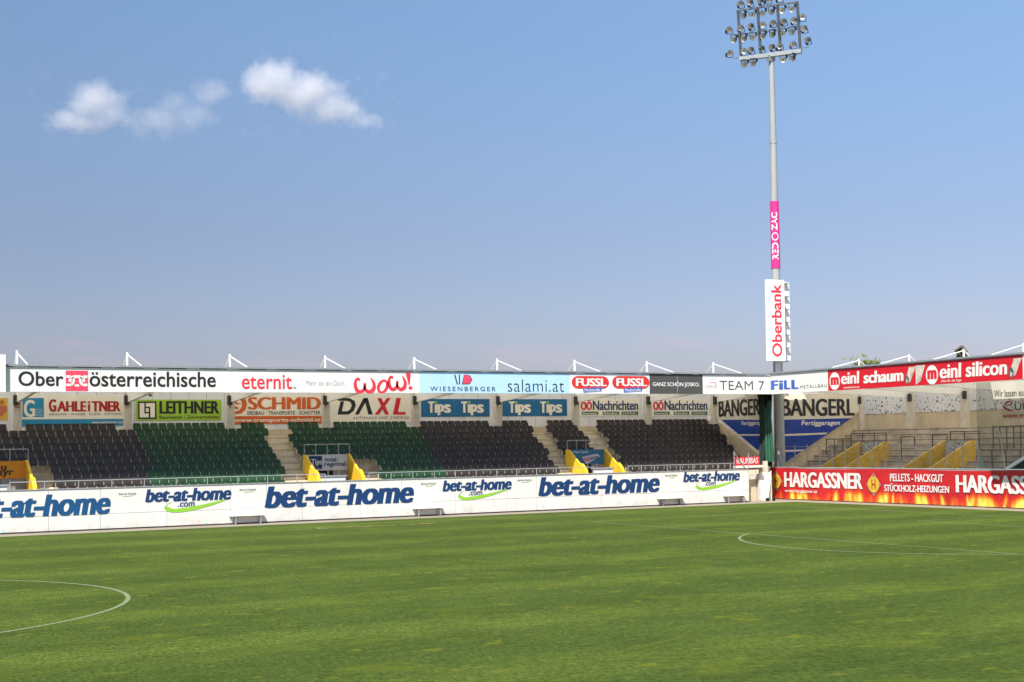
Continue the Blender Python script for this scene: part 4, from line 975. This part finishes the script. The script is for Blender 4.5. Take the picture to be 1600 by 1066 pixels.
o = panel(P3, P3.box(1566, 627, 1690, 656), -.01, 0, 'net_banner', net_mat('thin printed mesh', (.5, .5, .48), .16)); tag(o, 'thin mesh banner with red and navy print below the cream banner', 'banner')
ptext(P3, (1585.5, 630, 1608, 641), 'UR', NAVY, o, bold=.0, d=.01); ptext(P3, (1567, 648, 1601, 654), 'www.w', DKRED, o, bold=.02, d=.01, shear=.15)
shape(P3, P3.box(1566.5, 626, 1583.5, 643), [[(0, .5), (.45, .9), (1, 1), (.55, .8), (.15, .55)], [(.0, .5), (.15, .5), (.5, .2), (1, 0), (.6, .0), (.2, .2)], [(.2, .6), (.7, .62), (1, 1), (.85, .62), (.75, .52), (.2, .54)]], .01, 'emblem', DKRED, o)
b = MB(); p0 = on(1552.5, 624, 'X', XF-.12); p1 = on(1571, 734, 'X', XW+.05); b.tube(p0, p1, .022, n=6); o = b.build('guy_rope', mat('pale rope', (.55, .55, .5), .7)); tag(o, 'pale rope running down from the cream banner corner to the red wall', 'rope')
b = MB(); p0 = on(1571, 734, 'X', XW+.5); p1 = on(1625, 700, 'X', XW+.5); b.bar(p0, p1, .12, .17); o = b.build('sloping_beam', WSTEEL); tag(o, 'white sloping beam behind the red wall at the right edge', 'beam')
b = MB(); q = [on(1576, 733, 'X', XW+.9), on(1640, 733, 'X', XW+.9), on(1640, 690, 'X', XW+.9)]; b.prism(q, (.3, 0, 0)); o = b.build('green_tarpaulin', GNET); tag(o, 'dark green cover under the white sloping beam', 'cover')
P_ = Plane('X', XW+.55); b = MB(); q = [P_.pt(*P_.st(1529, 699)), P_.pt(*P_.st(1540, 736)), P_.pt(*P_.st(1528, 736))]; b.prism(q, (.03, 0, 0)); o = b.build('net_end', net_mat('pale green net', (.35, .45, .38), .6)); tag(o, 'gathered pale green end of net above the red wall', 'net')

# ------------------------------------------------------------------ corner between the stands
XT = PILX[-1]
PT = Plane('X', XT-.06)
def tarp(P, corner_px, blue_px, stripes, words, label, sub):
    """hanging tarpaulin with real folds: corners given as pixels"""
    o = None
    pts = [P.st(*q) for q in corner_px]; b = MB(); b.prism([P.pt(a_, t_, 0) for a_, t_ in pts], P.pt(0, 0, -.015)-P.pt(0, 0, 0)); o = b.build('tarpaulin', TARP); tag(o, label, 'tarpaulin')
    b = MB(); b.face([P.pt(*P.st(*q), .010) for q in blue_px]); b.build('blue_field', BANB, o)
    for st_ in stripes: b = MB(); b.face([P.pt(*P.st(*q), .018) for q in st_]); b.build('stripe', TARP, o)
    ptext(P, words, 'BANGERL', INK, o, bold=.034, d=.02); ptext(P, sub, 'Fertiggaragen', CREAM, o, bold=.01, d=.02, shear=.15)
    return o
tarp(PT, [(1118, 617), (1197, 616), (1197, 714), (1187, 707), (1120, 653)], [(1127, 656), (1197, 656), (1197, 713), (1187, 706)],
     [[(1150, 678.5), (1197, 678.5), (1197, 681), (1153, 681)], [(1179, 703), (1197, 703), (1197, 705.3), (1182, 705.3)]],
     (1123, 626, 1196.5, 651.5), 'cream and blue tarpaulin at the end of the seats, left of the lighting pole', (1158.5, 658.5, 1196.5, 666.5))
YT = PY2[0]-.25
PTR = Plane('Y', YT)
tarp(PTR, [(1219.5, 617), (1341, 613), (1342.5, 643), (1332, 652), (1240, 715), (1222, 728), (1219.5, 728)], [(1221, 656), (1330, 653.5), (1240, 714), (1222, 727), (1221, 727)],
     [[(1221, 678.6), (1293, 676), (1289, 679), (1221, 681.6)], [(1221, 703.5), (1257, 702.5), (1253, 705), (1221, 706.5)]],
     (1220.5, 623, 1335, 650.5), 'cream and blue tarpaulin right of the lighting pole', (1252, 657.5, 1312, 667))
b = MB(); b.prism([PTR.pt(*PTR.st(*q), -.25) for q in ((1215, 737), (1215, 725), (1222, 728), (1240, 715), (1332, 652), (1345, 640), (1345, 655), (1345, 737))], (0, .2, 0)); b.build('side_wall', CONC, stand2)
# bundled green net hanging in the corner
b = MB(); yn = 33.6; n = 26; lev = 12; random.seed(21)
c0 = on(1185, 650, 'Y', yn); c1 = on(1207.5, 650, 'Y', yn); zt = on(1196, 612, 'Y', yn).z; zb_ = on(1196, 728, 'Y', yn).z
def cur(k, j):
    t = k/n; q = j/lev; x = c0.x+(c1.x-c0.x)*t; x = x+(.18*math.sin(q*3.2) if t < .5 else -.12*math.sin(q*2.6))
    return (x, yn+.13*math.sin(t*19+q*1.5)+.06*math.sin(t*41+q*4), zt+(zb_-zt)*q-.12*math.sin(t*9)*(q > .95))
for k in range(n):
    for j in range(lev): b.face([cur(k, j), cur(k+1, j), cur(k+1, j+1), cur(k, j+1)])
o = b.build('bundled_net', GNET, smooth=True); tag(o, 'dark green bundled net hanging beside the lighting pole', 'net')
m = MB(); 
for k in range(3):
    t0 = on(1196+3*k, 640, 'Y', yn-.2); m.tube((t0.x, yn-.18, zt-1.0+.2*k), (t0.x+.02+.05*k, yn-.2-.03*k, zb_+.25), .05+.02*k, .09+.02*k, n=7)
m.build('net_fold', mat('lighter green net', (.02, .12, .065), .8, var=.3, scale=2), o)
# small red and white sign above the corner gate
P_ = Plane('Y', YW+.1)
o = sign(P_, (1148, 714.5, 1187, 728), RED, 'small red and white sign above the corner gate', name='gate_sign'); 
ptext(P_, (1151, 715.8, 1184.5, 725), 'RAUMBAS', WHITE, o, bold=.02)
b = MB(); bx = P_.box(1150, 728, 1192, 731.5); b.box(P_.pt(bx[0], bx[2], -.3), P_.pt(bx[1], bx[3], .02)); b.build('sign_shelf', CREAM, o); ptext(P_, (1161, 728.7, 1188, 731), 'HOTEL  BÜRO', DGREY, o, d=.03) if False else None
P_ = Plane('Y', YW+.3); b = MB(); b.prism([P_.pt(*P_.st(*q)) for q in ((1148, 715), (1149, 735), (1166, 735))], (0, .12, 0)); o = b.build('stair_flank', STEPC); tag(o, 'pale sloping stair flank beside the small red gate sign', 'stair wall')
t = empty('stair_rail', on(1160, 730, 'Y', YW+.2), 'short sloping grey rail with two posts by the red gate sign', 'railing')
P_ = Plane('Y', YW+.05)
q = lambda x, y: P_.pt(*P_.st(x, y))
for a_, c_ in (((1147, 707), (1147, 734)), ((1169.5, 708), (1169.5, 732))): b = MB(); b.tube(q(*a_), q(*c_), .03); b.build('post', GALV, t)
b = MB(); b.tube(q(1146, 706.5), q(1164, 731), .03); b.build('rail', GALV, t)
# gate recess
XS_ = 55.95
b = MB(); b.box((XWE-.1, YW+1.75, 0), (56.6, YW+1.95, 1.95)); o = b.build('recess_wall', STEPC); tag(o, 'pale concrete wall at the back of the corner gate', 'wall')
xa = on(1187, 770, 'Y', YW+.55).x; xb = on(1204, 770, 'Y', YW+.55).x
b = MB(); b.box((xa-.06, YW+.5, .02), (xa+.06, YW+1.75, 1.72)); o = b.build('side_panel', mat('pale grey panel', (.60, .58, .55), .6)); tag(o, 'pale upright panel at the corner gate catching a slanted sunbeam', 'panel')
b = MB(); b.box((xa+.07, YW+.52, .02), (xb, YW+.6, on(1195, 738, 'Y', YW+.55).z)); o = b.build('corner_gate', WHITE); tag(o, 'white gate panel between the white wall and the red banner', 'gate')
b = MB(); b.tube((xb-.02, YW+.45, 0), (xb-.02, YW+.45, 1.9), .045); b.build('gate_post', PILC, o)
b = MB(); b.bar((xb-.75, YW-.05, .05), (xb-.12, YW+.4, 1.35), .1, .06); b.build('brace', WHITE, o)
for dx in (.75, .25):
    p_ = (xb-dx, YW-.1, .12); b = MB(); b.tube((p_[0], p_[1]-.04, p_[2]), (p_[0], p_[1]+.04, p_[2]), .12, n=14); b.build('wheel', DARK, o)
# white beam closing above the gate and post in the corner
p_ = on(1196, 735, 'Y', YW+1.2); b = MB(); b.box((p_.x-.1, YW+1.1, 0), (p_.x+.12, YW+1.35, 2.5)); o = b.build('corner_post', PILC); tag(o, 'short concrete post below the bundled green net', 'post')

# ------------------------------------------------------------------ floodlight
YL = YT-.45
pb_ = on(1218, 700, 'Y', YL); XL = pb_.x
def atpole(px, py): return on(px, py, 'Y', YL)
ztop = atpole(1210.5, 88).z
dep = (Vector((XL, YL, 8))-CAMP).dot(fwd); ppm = F/dep
fl = empty('floodlight_mast', (XL, YL, 0), 'tall grey floodlight mast with a rack of round lamps', 'floodlight')
b = MB(); r_b = 9.0/ppm; r_t = 4.2/ppm; n = 24; prev = None
b.tube((XL, YL, 0), (XL, YL, ztop), r_b, r_t, n=32, cap=False)
b.build('pole', POLEM, fl, smooth=True)
b = MB()
for q in (.14, .3, .45, .62, .8): b.tube((XL, YL, ztop*q), (XL, YL, ztop*q+.07), r_b+(r_t-r_b)*q+.02, n=24)
b.build('pole_flange', POLEM, fl)
b = MB(); b.tube((XL-r_b-.04, YL-.12, 1), (XL-r_b-.01, YL-.12, 12), .025, n=6); b.build('cable', DSTEEL, fl)
# lamp rack, tilted toward the pitch
nrm = Vector((-.82, -.57, 0)).normalized(); bea = Vector((-nrm.y, nrm.x, 0))
if bea.dot(rgt) < 0: bea = -bea
TL = R(9)
upr = (Vector((0, 0, 1))*math.cos(TL)+nrm*math.sin(TL)).normalized(); nr = bea.cross(upr).normalized()
if nr.dot(nrm) < 0: nr = -nr
c0 = Vector((XL, YL, ztop))+nrm*.15
Wf = 88/ppm/bea.dot(rgt); Hf = 76/ppm
FR = lambda s, t, d=0: c0+bea*(s-.5)*Wf+upr*t*Hf+nr*d
rack = empty_child = None
b = MB()
for s in (0, .335, .67, 1): b.bar(FR(s, 0), FR(s, 1), .16, .12)
b.bar(FR(0, 1), FR(1, 1), .07, .08); b.bar(FR(0, .5), FR(1, .5), .07, .08)
b.bar(FR(-.13, .5), FR(0, .5), .04, .05); b.bar(FR(1, .5), FR(1.14, .5), .04, .05); b.bar(FR(-.13, .02), FR(0, .04), .04, .05); b.bar(FR(1, .06), FR(1.14, .06), .04, .05)
rack = b.build('rack', mat('rack steel', (.16, .18, .21), .5, .4), fl)
b = MB(); b.bar(FR(-.02, 0, .02), FR(1.02, 0, .02), .34, .26); b.bar(FR(.5, -.12), FR(.5, 0), .5, .3); b.bar(FR(.42, -.02), FR(.5, -.14), .1, .1); b.bar(FR(.58, -.02), FR(.5, -.14), .1, .1); b.build('bottom_beam', GALV, rack)
lamps = []
for s in (.06, .215, .39, .545, .72): lamps.append((s, 1.12))
for s in (.09, .245, .415, .57, .745, .905): lamps.append((s, .86))
for s in (.03, .20, .41, .58, .755, .925): lamps.append((s, .635))
for s in (.07, .225, .395, .555, .73, .89): lamps.append((s, .40))
for s in (.06, .175, .355, .53, .67, .89): lamps.append((s, .155))
for s in (.055, .205, .71, .86): lamps.append((s, -.13))
lamps += [(-.165, .63), (-.10, .40), (-.17, .15), (1.08, .68), (1.085, .44), (1.13, .20)]
LR_ = 4.6/ppm
proto = None
random.seed(9)
def lamp_parts(par):
    # bowl reflector along local +Y is the aim
    hs, gl, yk = MB(), MB(), MB()
    pr = [(-.30, .10), (-.24, .16), (-.12, .225), (.0, .255), (.05, .26)]
    for (y0, r0_), (y1, r1_) in zip(pr, pr[1:]): hs.tube((0, y0, 0), (0, y1, 0), r0_*LR_/.26, r1_*LR_/.26, n=18, cap=(y0 == -.30))
    for (y0, r0_), (y1, r1_) in zip([(.052, .245), (.02, .235), (-.02, .18), (-.05, .10)], [(.02, .235), (-.02, .18), (-.05, .10), (-.06, .02)]):
        gl.tube((0, y0, 0), (0, y1, 0), r0_*LR_/.26, r1_*LR_/.26, n=18, cap=(y1 == -.06))
    for s in (-1, 1): yk.bar((s*.28*LR_/.26, -.08, 0), (s*.26*LR_/.26, -.08, -.34), .03, .05)
    yk.bar((-.26*LR_/.26, -.08, -.34), (.26*LR_/.26, -.08, -.34), .05, .03)
    yk.box((.20, -.20, -.30), (.31, -.05, -.08))
    return hs, gl, yk
hs, gl, yk = lamp_parts(None)
meshes = None
for i, (s, t) in enumerate(lamps):
    pos = FR(s, t, .12)
    aim = (nr*.9+bea*random.uniform(-.55, .45)+Vector((0, 0, -.34+random.uniform(-.2, .08)))).normalized()
    rot = aim.to_track_quat('Y', 'Z').to_euler()
    flip = (t in (.86, .40, -.13))
    if meshes is None:
        h_ = hs.build('floodlight_lamp', LAMPH, fl, smooth=False, origin=(0, 0, 0)); g_ = gl.build('reflector', LAMPG, h_, smooth=True, origin=(0, 0, 0)); y_ = yk.build('yoke', LAMPH, h_, origin=(0, 0, 0)); meshes = (h_, g_, y_)
        L0 = h_
    else:
        L0 = meshes[0].copy(); COL.objects.link(L0); L0.parent = fl
        for q in meshes[1:]: c = q.copy(); c.parent = L0; COL.objects.link(c); 
        if flip:
            for c in L0.children: pass
    L0.location = pos-WPOS[fl]; L0.rotation_euler = rot
    if flip:
        for c in L0.children:
            if c.name.startswith('yoke'): c.rotation_euler = (0, math.pi, 0)
# wrap on the pole and sign box
def wrap(y0, y1, m, label, a=R(205), c=None):
    za = atpole(1213.5, y1).z; zb2 = atpole(1213.5, y0).z; q = za/ztop; rr = r_b+(r_t-r_b)*((za+zb2)/2/ztop)+.035
    b = MB(); n = 24
    b.tube((XL, YL, za), (XL, YL, zb2), rr+.012, rr, n=28); o = b.build('pole_wrap', m, smooth=False); tag(o, label, 'banner'); return o, rr, za, zb2
o, rr, za, zb2 = wrap(315.5, 420, MAG, 'magenta wrap with white lettering around the floodlight pole')
# lettering curved round the pole, reading upward
cdir = (CAMP-Vector((XL, YL, CAMP.z))).normalized(); ang0 = math.atan2(cdir.y, cdir.x)
def polytext(body, t0, t1, w0, w1, bold, m, par, shear=0):
    vs, fs = text_geo(body, bold, shear, 1.0); b = MB()
    for x, y in vs:
        z = za+(zb2-za)*(t0+(t1-t0)*x); off = (w0+(w1-w0)*(1-y)); a_ = ang0+off/rr
        b.v.append(Vector((XL+(rr+.03)*math.cos(a_), YL+(rr+.03)*math.sin(a_), z)))
    b.f = list(fs); b.m = [0]*len(fs); return b.build('lettering', m, par)
# image right is decreasing angle offset for this side of the pole
sg = 1 if (Vector((-math.sin(ang0), math.cos(ang0), 0)).dot(rgt) > 0) else -1
polytext('RED', .13, .38, -sg*.21, sg*.20, .03, WHITE, o); polytext('ZAC', .56, .83, -sg*.21, sg*.16, .03, WHITE, o); polytext('BRUNNER  RIED', .56, .84, sg*.21, sg*.27, .0, WHITE, o) if False else None
b = MB(); n = 20
for k in range(n):
    P4 = []
    for t, q in ((k, .75), (k, 1), (k+1, 1), (k+1, .75)):
        th = 2*math.pi*t/n; zz = za+(zb2-za)*.47+.27*q*math.cos(th); a_ = ang0+.22*q*math.sin(th)/rr; P4.append((XL+(rr+.03)*math.cos(a_), YL+(rr+.03)*math.sin(a_), zz))
    b.face(P4)
b.build('emblem_ring', WHITE, o)
# Oberbank box
PO = Plane('Y', YL-.75)
bx = PO.box(1199.3, 436.5, 1226.5, 563.5)
a0, a1, t0, t1 = bx
b = MB(); b.box((a0, YL-.75, t0), (a1, YL-.45, t1)); ob = b.build('pole_sign', WHITE); tag(ob, 'tall white bank sign with vertical red lettering on the floodlight pole', 'sign')
vs, fs = text_geo('Oberbank', .02, 0, 1.0); b = MB()
w_ = a1-a0; h_ = t1-t0
for x, y in vs: b.v.append(Vector((a0+w_*(.80-.62*y), YL-.762, t0+h_*(.05+.90*x))))
b.f = list(fs); b.m = [0]*len(fs); b.build('lettering', CORAL, ob)
b = MB(); x2 = on(1226.5, 500, 'Y', YL+.0).x; x3 = on(1234, 500, 'Y', YL+.2).x
b.box((x2, YL+.18, t0), (x3, YL+.48, t1)); b.build('rear_box', WHITE, ob)
for k in range(7):
    z = t0+h_*(.01+.97*k/6)-.05; b = MB(); b.box((x2-.3, YL-.05, z), (x2+(x3-x2)*.62, YL+.179, z+.08)); b.build('bracket', GALV, ob)
b = MB()
for q in (.15, .85): b.box((XL-.25, YL-.449, t0+h_*q), (XL+.25, YL-.05, t0+h_*q+.12))
b.build('mount', GALV, ob)

# ------------------------------------------------------------------ trees beyond the end stand
def tree(loc, H, crown, label, conifer=False, n=5200):
    t = empty('tree', loc, label, 'tree'); loc = Vector(loc)
    b = MB(); b.tube(loc, loc+Vector((.2, .1, H*.55)), .35, .2, n=9); b.tube(loc+Vector((.2, .1, H*.55)), loc+Vector((0, 0, H*.95)), .2, .04, n=7)
    for k in range(9):
        a_ = k*2.4; z = H*(.45+.05*k); b.tube(loc+Vector((.15, .05, z)), loc+Vector((math.cos(a_)*crown*.7, math.sin(a_)*crown*.7, z+H*.12)), .09, .02, n=5)
    b.build('trunk', BARK, t)
    l1 = leaf_mat('conifer needles' if conifer else 'tree leaves', (.05, .045, .025) if conifer else (.05, .08, .02), (.085, .075, .04) if conifer else (.14, .17, .05))
    b = MB(); cl = []
    for k in range(60):
        if conifer: z = random.uniform(.25, 1.0); r = crown*(1.02-z)*random.uniform(.5, 1.0); a_ = random.uniform(0, 6.28); cl.append((Vector((math.cos(a_)*r, math.sin(a_)*r, z*H)), .25+.5*(1-z)))
        else:
            v = Vector((random.gauss(0, 1), random.gauss(0, 1), random.gauss(0, 1))).normalized()*random.uniform(.5, 1)**.5
            cl.append((Vector((v.x*crown, v.y*crown, H*.68+v.z*H*.3)), random.uniform(.5, 1.0)))
    for k in range(n):
        c, s = random.choice(cl); p_ = loc+c+Vector((random.gauss(0, s*.5), random.gauss(0, s*.5), random.gauss(0, s*.4))); z = random.uniform(.10, .26)
        u = Vector((random.gauss(0, 1), random.gauss(0, 1), random.gauss(0, 1))).normalized(); w = u.orthogonal().normalized()
        b.face([p_-u*z, p_+w*z*.6, p_+u*z, p_-w*z*.6])
    b.build('crown', l1, t)
def tree_at(px, py, X, crown, label, con=False):
    p_ = on(px, py, 'X', X); tree((p_.x, p_.y, 0), p_.z, crown, label, con)
tree_at(1358, 553, 82, 1.5, 'rounded green treetop showing above the roof left of a white mast')
tree_at(1503, 546, 80, 2.2, 'brownish pointed treetop beside the white mast above the red board', True)

# ------------------------------------------------------------------ clouds
def cloud_mat(name, blobs, dens, scale, size):
    """volume whose density is the union of soft lobes (object coords, metres) eaten by noise"""
    m = bpy.data.materials.new(name); m.use_nodes = True; n = m.node_tree; n.nodes.clear(); L = n.links.new
    o = n.nodes.new('ShaderNodeOutputMaterial'); pv = n.nodes.new('ShaderNodeVolumePrincipled'); pv.inputs['Color'].default_value = (.97, .97, .99, 1); pv.inputs['Anisotropy'].default_value = .1
    t = n.nodes.new('ShaderNodeTexCoord')
    nz = n.nodes.new('ShaderNodeTexNoise'); nz.inputs['Scale'].default_value = scale; nz.inputs['Detail'].default_value = 8; nz.inputs['Roughness'].default_value = .66; L(t.outputs['Object'], nz.inputs['Vector'])
    acc = None
    for (x, y, z, rx, ry, rz, w) in blobs:
        mp = n.nodes.new('ShaderNodeMapping'); mp.vector_type = 'TEXTURE'; mp.inputs['Location'].default_value = (x, y, z); mp.inputs['Scale'].default_value = (rx, ry, rz); L(t.outputs['Object'], mp.inputs[0])
        ln = n.nodes.new('ShaderNodeVectorMath'); ln.operation = 'LENGTH'; L(mp.outputs[0], ln.inputs[0])
        mr = n.nodes.new('ShaderNodeMapRange'); mr.interpolation_type = 'SMOOTHSTEP'; mr.inputs['From Min'].default_value = 1; mr.inputs['From Max'].default_value = 0; mr.inputs['To Max'].default_value = w; L(ln.outputs['Value'], mr.inputs['Value'])
        if acc is None: acc = mr.outputs[0]
        else: a = n.nodes.new('ShaderNodeMath'); a.operation = 'MAXIMUM'; L(acc, a.inputs[0]); L(mr.outputs[0], a.inputs[1]); acc = a.outputs[0]
    s = n.nodes.new('ShaderNodeMath'); s.operation = 'MULTIPLY_ADD'; L(nz.outputs['Fac'], s.inputs[0]); s.inputs[1].default_value = 2.4; s.inputs[2].default_value = -1.50
    a = n.nodes.new('ShaderNodeMath'); a.operation = 'ADD'; L(acc, a.inputs[0]); L(s.outputs[0], a.inputs[1])
    d = n.nodes.new('ShaderNodeMath'); d.operation = 'MULTIPLY'; d.use_clamp = False; mx = n.nodes.new('ShaderNodeMath'); mx.operation = 'MAXIMUM'; mx.inputs[1].default_value = 0; L(a.outputs[0], mx.inputs[0]); L(mx.outputs[0], d.inputs[0]); d.inputs[1].default_value = dens
    L(d.outputs[0], pv.inputs['Density']); L(pv.outputs[0], o.inputs['Volume'])
    return m
def cloud(px0, py0, px1, py1, lobes, dens, label, dist=900, scale=.075):
    d = ray((px0+px1)/2, (py0+py1)/2); c = CAMP+d*(dist/F)
    u = r0; v = Vector((u.y*-1, u.x, 0)); k = dist/F
    w, h = (px1-px0)*k, (py1-py0)*k; dp = h*.9
    bl = [(lx*w/2, ly*dp/2, lz*h/2, rx*w/2*1.28, ry*dp/2*1.2, rz*h/2*1.35, wt) for lx, ly, lz, rx, ry, rz, wt in lobes]
    b = MB(); b.box((-w*.66, -dp*.75, -h*.72), (w*.66, dp*.75, h*.72)); o = b.build('cloud', cloud_mat('cloud vapour', bl, dens, scale, h), origin=(0, 0, 0))
    o.location = c; o.rotation_euler.z = -YAW
    tag(o, label, 'cloud')
cloud(375, 88, 588, 206, [(-.48, 0, .30, .62, .9, .75, 1.3), (-.05, 0, .05, .62, .9, .72, 1.2), (.38, 0, -.42, .60, .8, .55, 1.1), (.78, 0, -.72, .34, .6, .32, .9)], .085, 'largest white cloud, sloping down to the right, at the right of the group')
cloud(66, 116, 212, 212, [(.1, 0, .12, .75, .9, .85, 1.3), (-.5, 0, -.5, .6, .8, .5, 1.15), (.42, 0, -.35, .6, .8, .6, 1.05), (-.05, 0, -.6, .9, .8, .38, 1.1)], .06, 'small white cloud at the far left of the sky')
cloud(190, 112, 362, 216, [(-.4, 0, -.45, .75, .8, .6, 1.04), (.25, 0, -.35, .65, .8, .6, 1.0), (.62, 0, .40, .48, .7, .6, 1.04), (-.1, 0, .1, .45, .6, .5, .95)], .034, 'thin ragged cloud between the two brighter clouds', scale=.08)
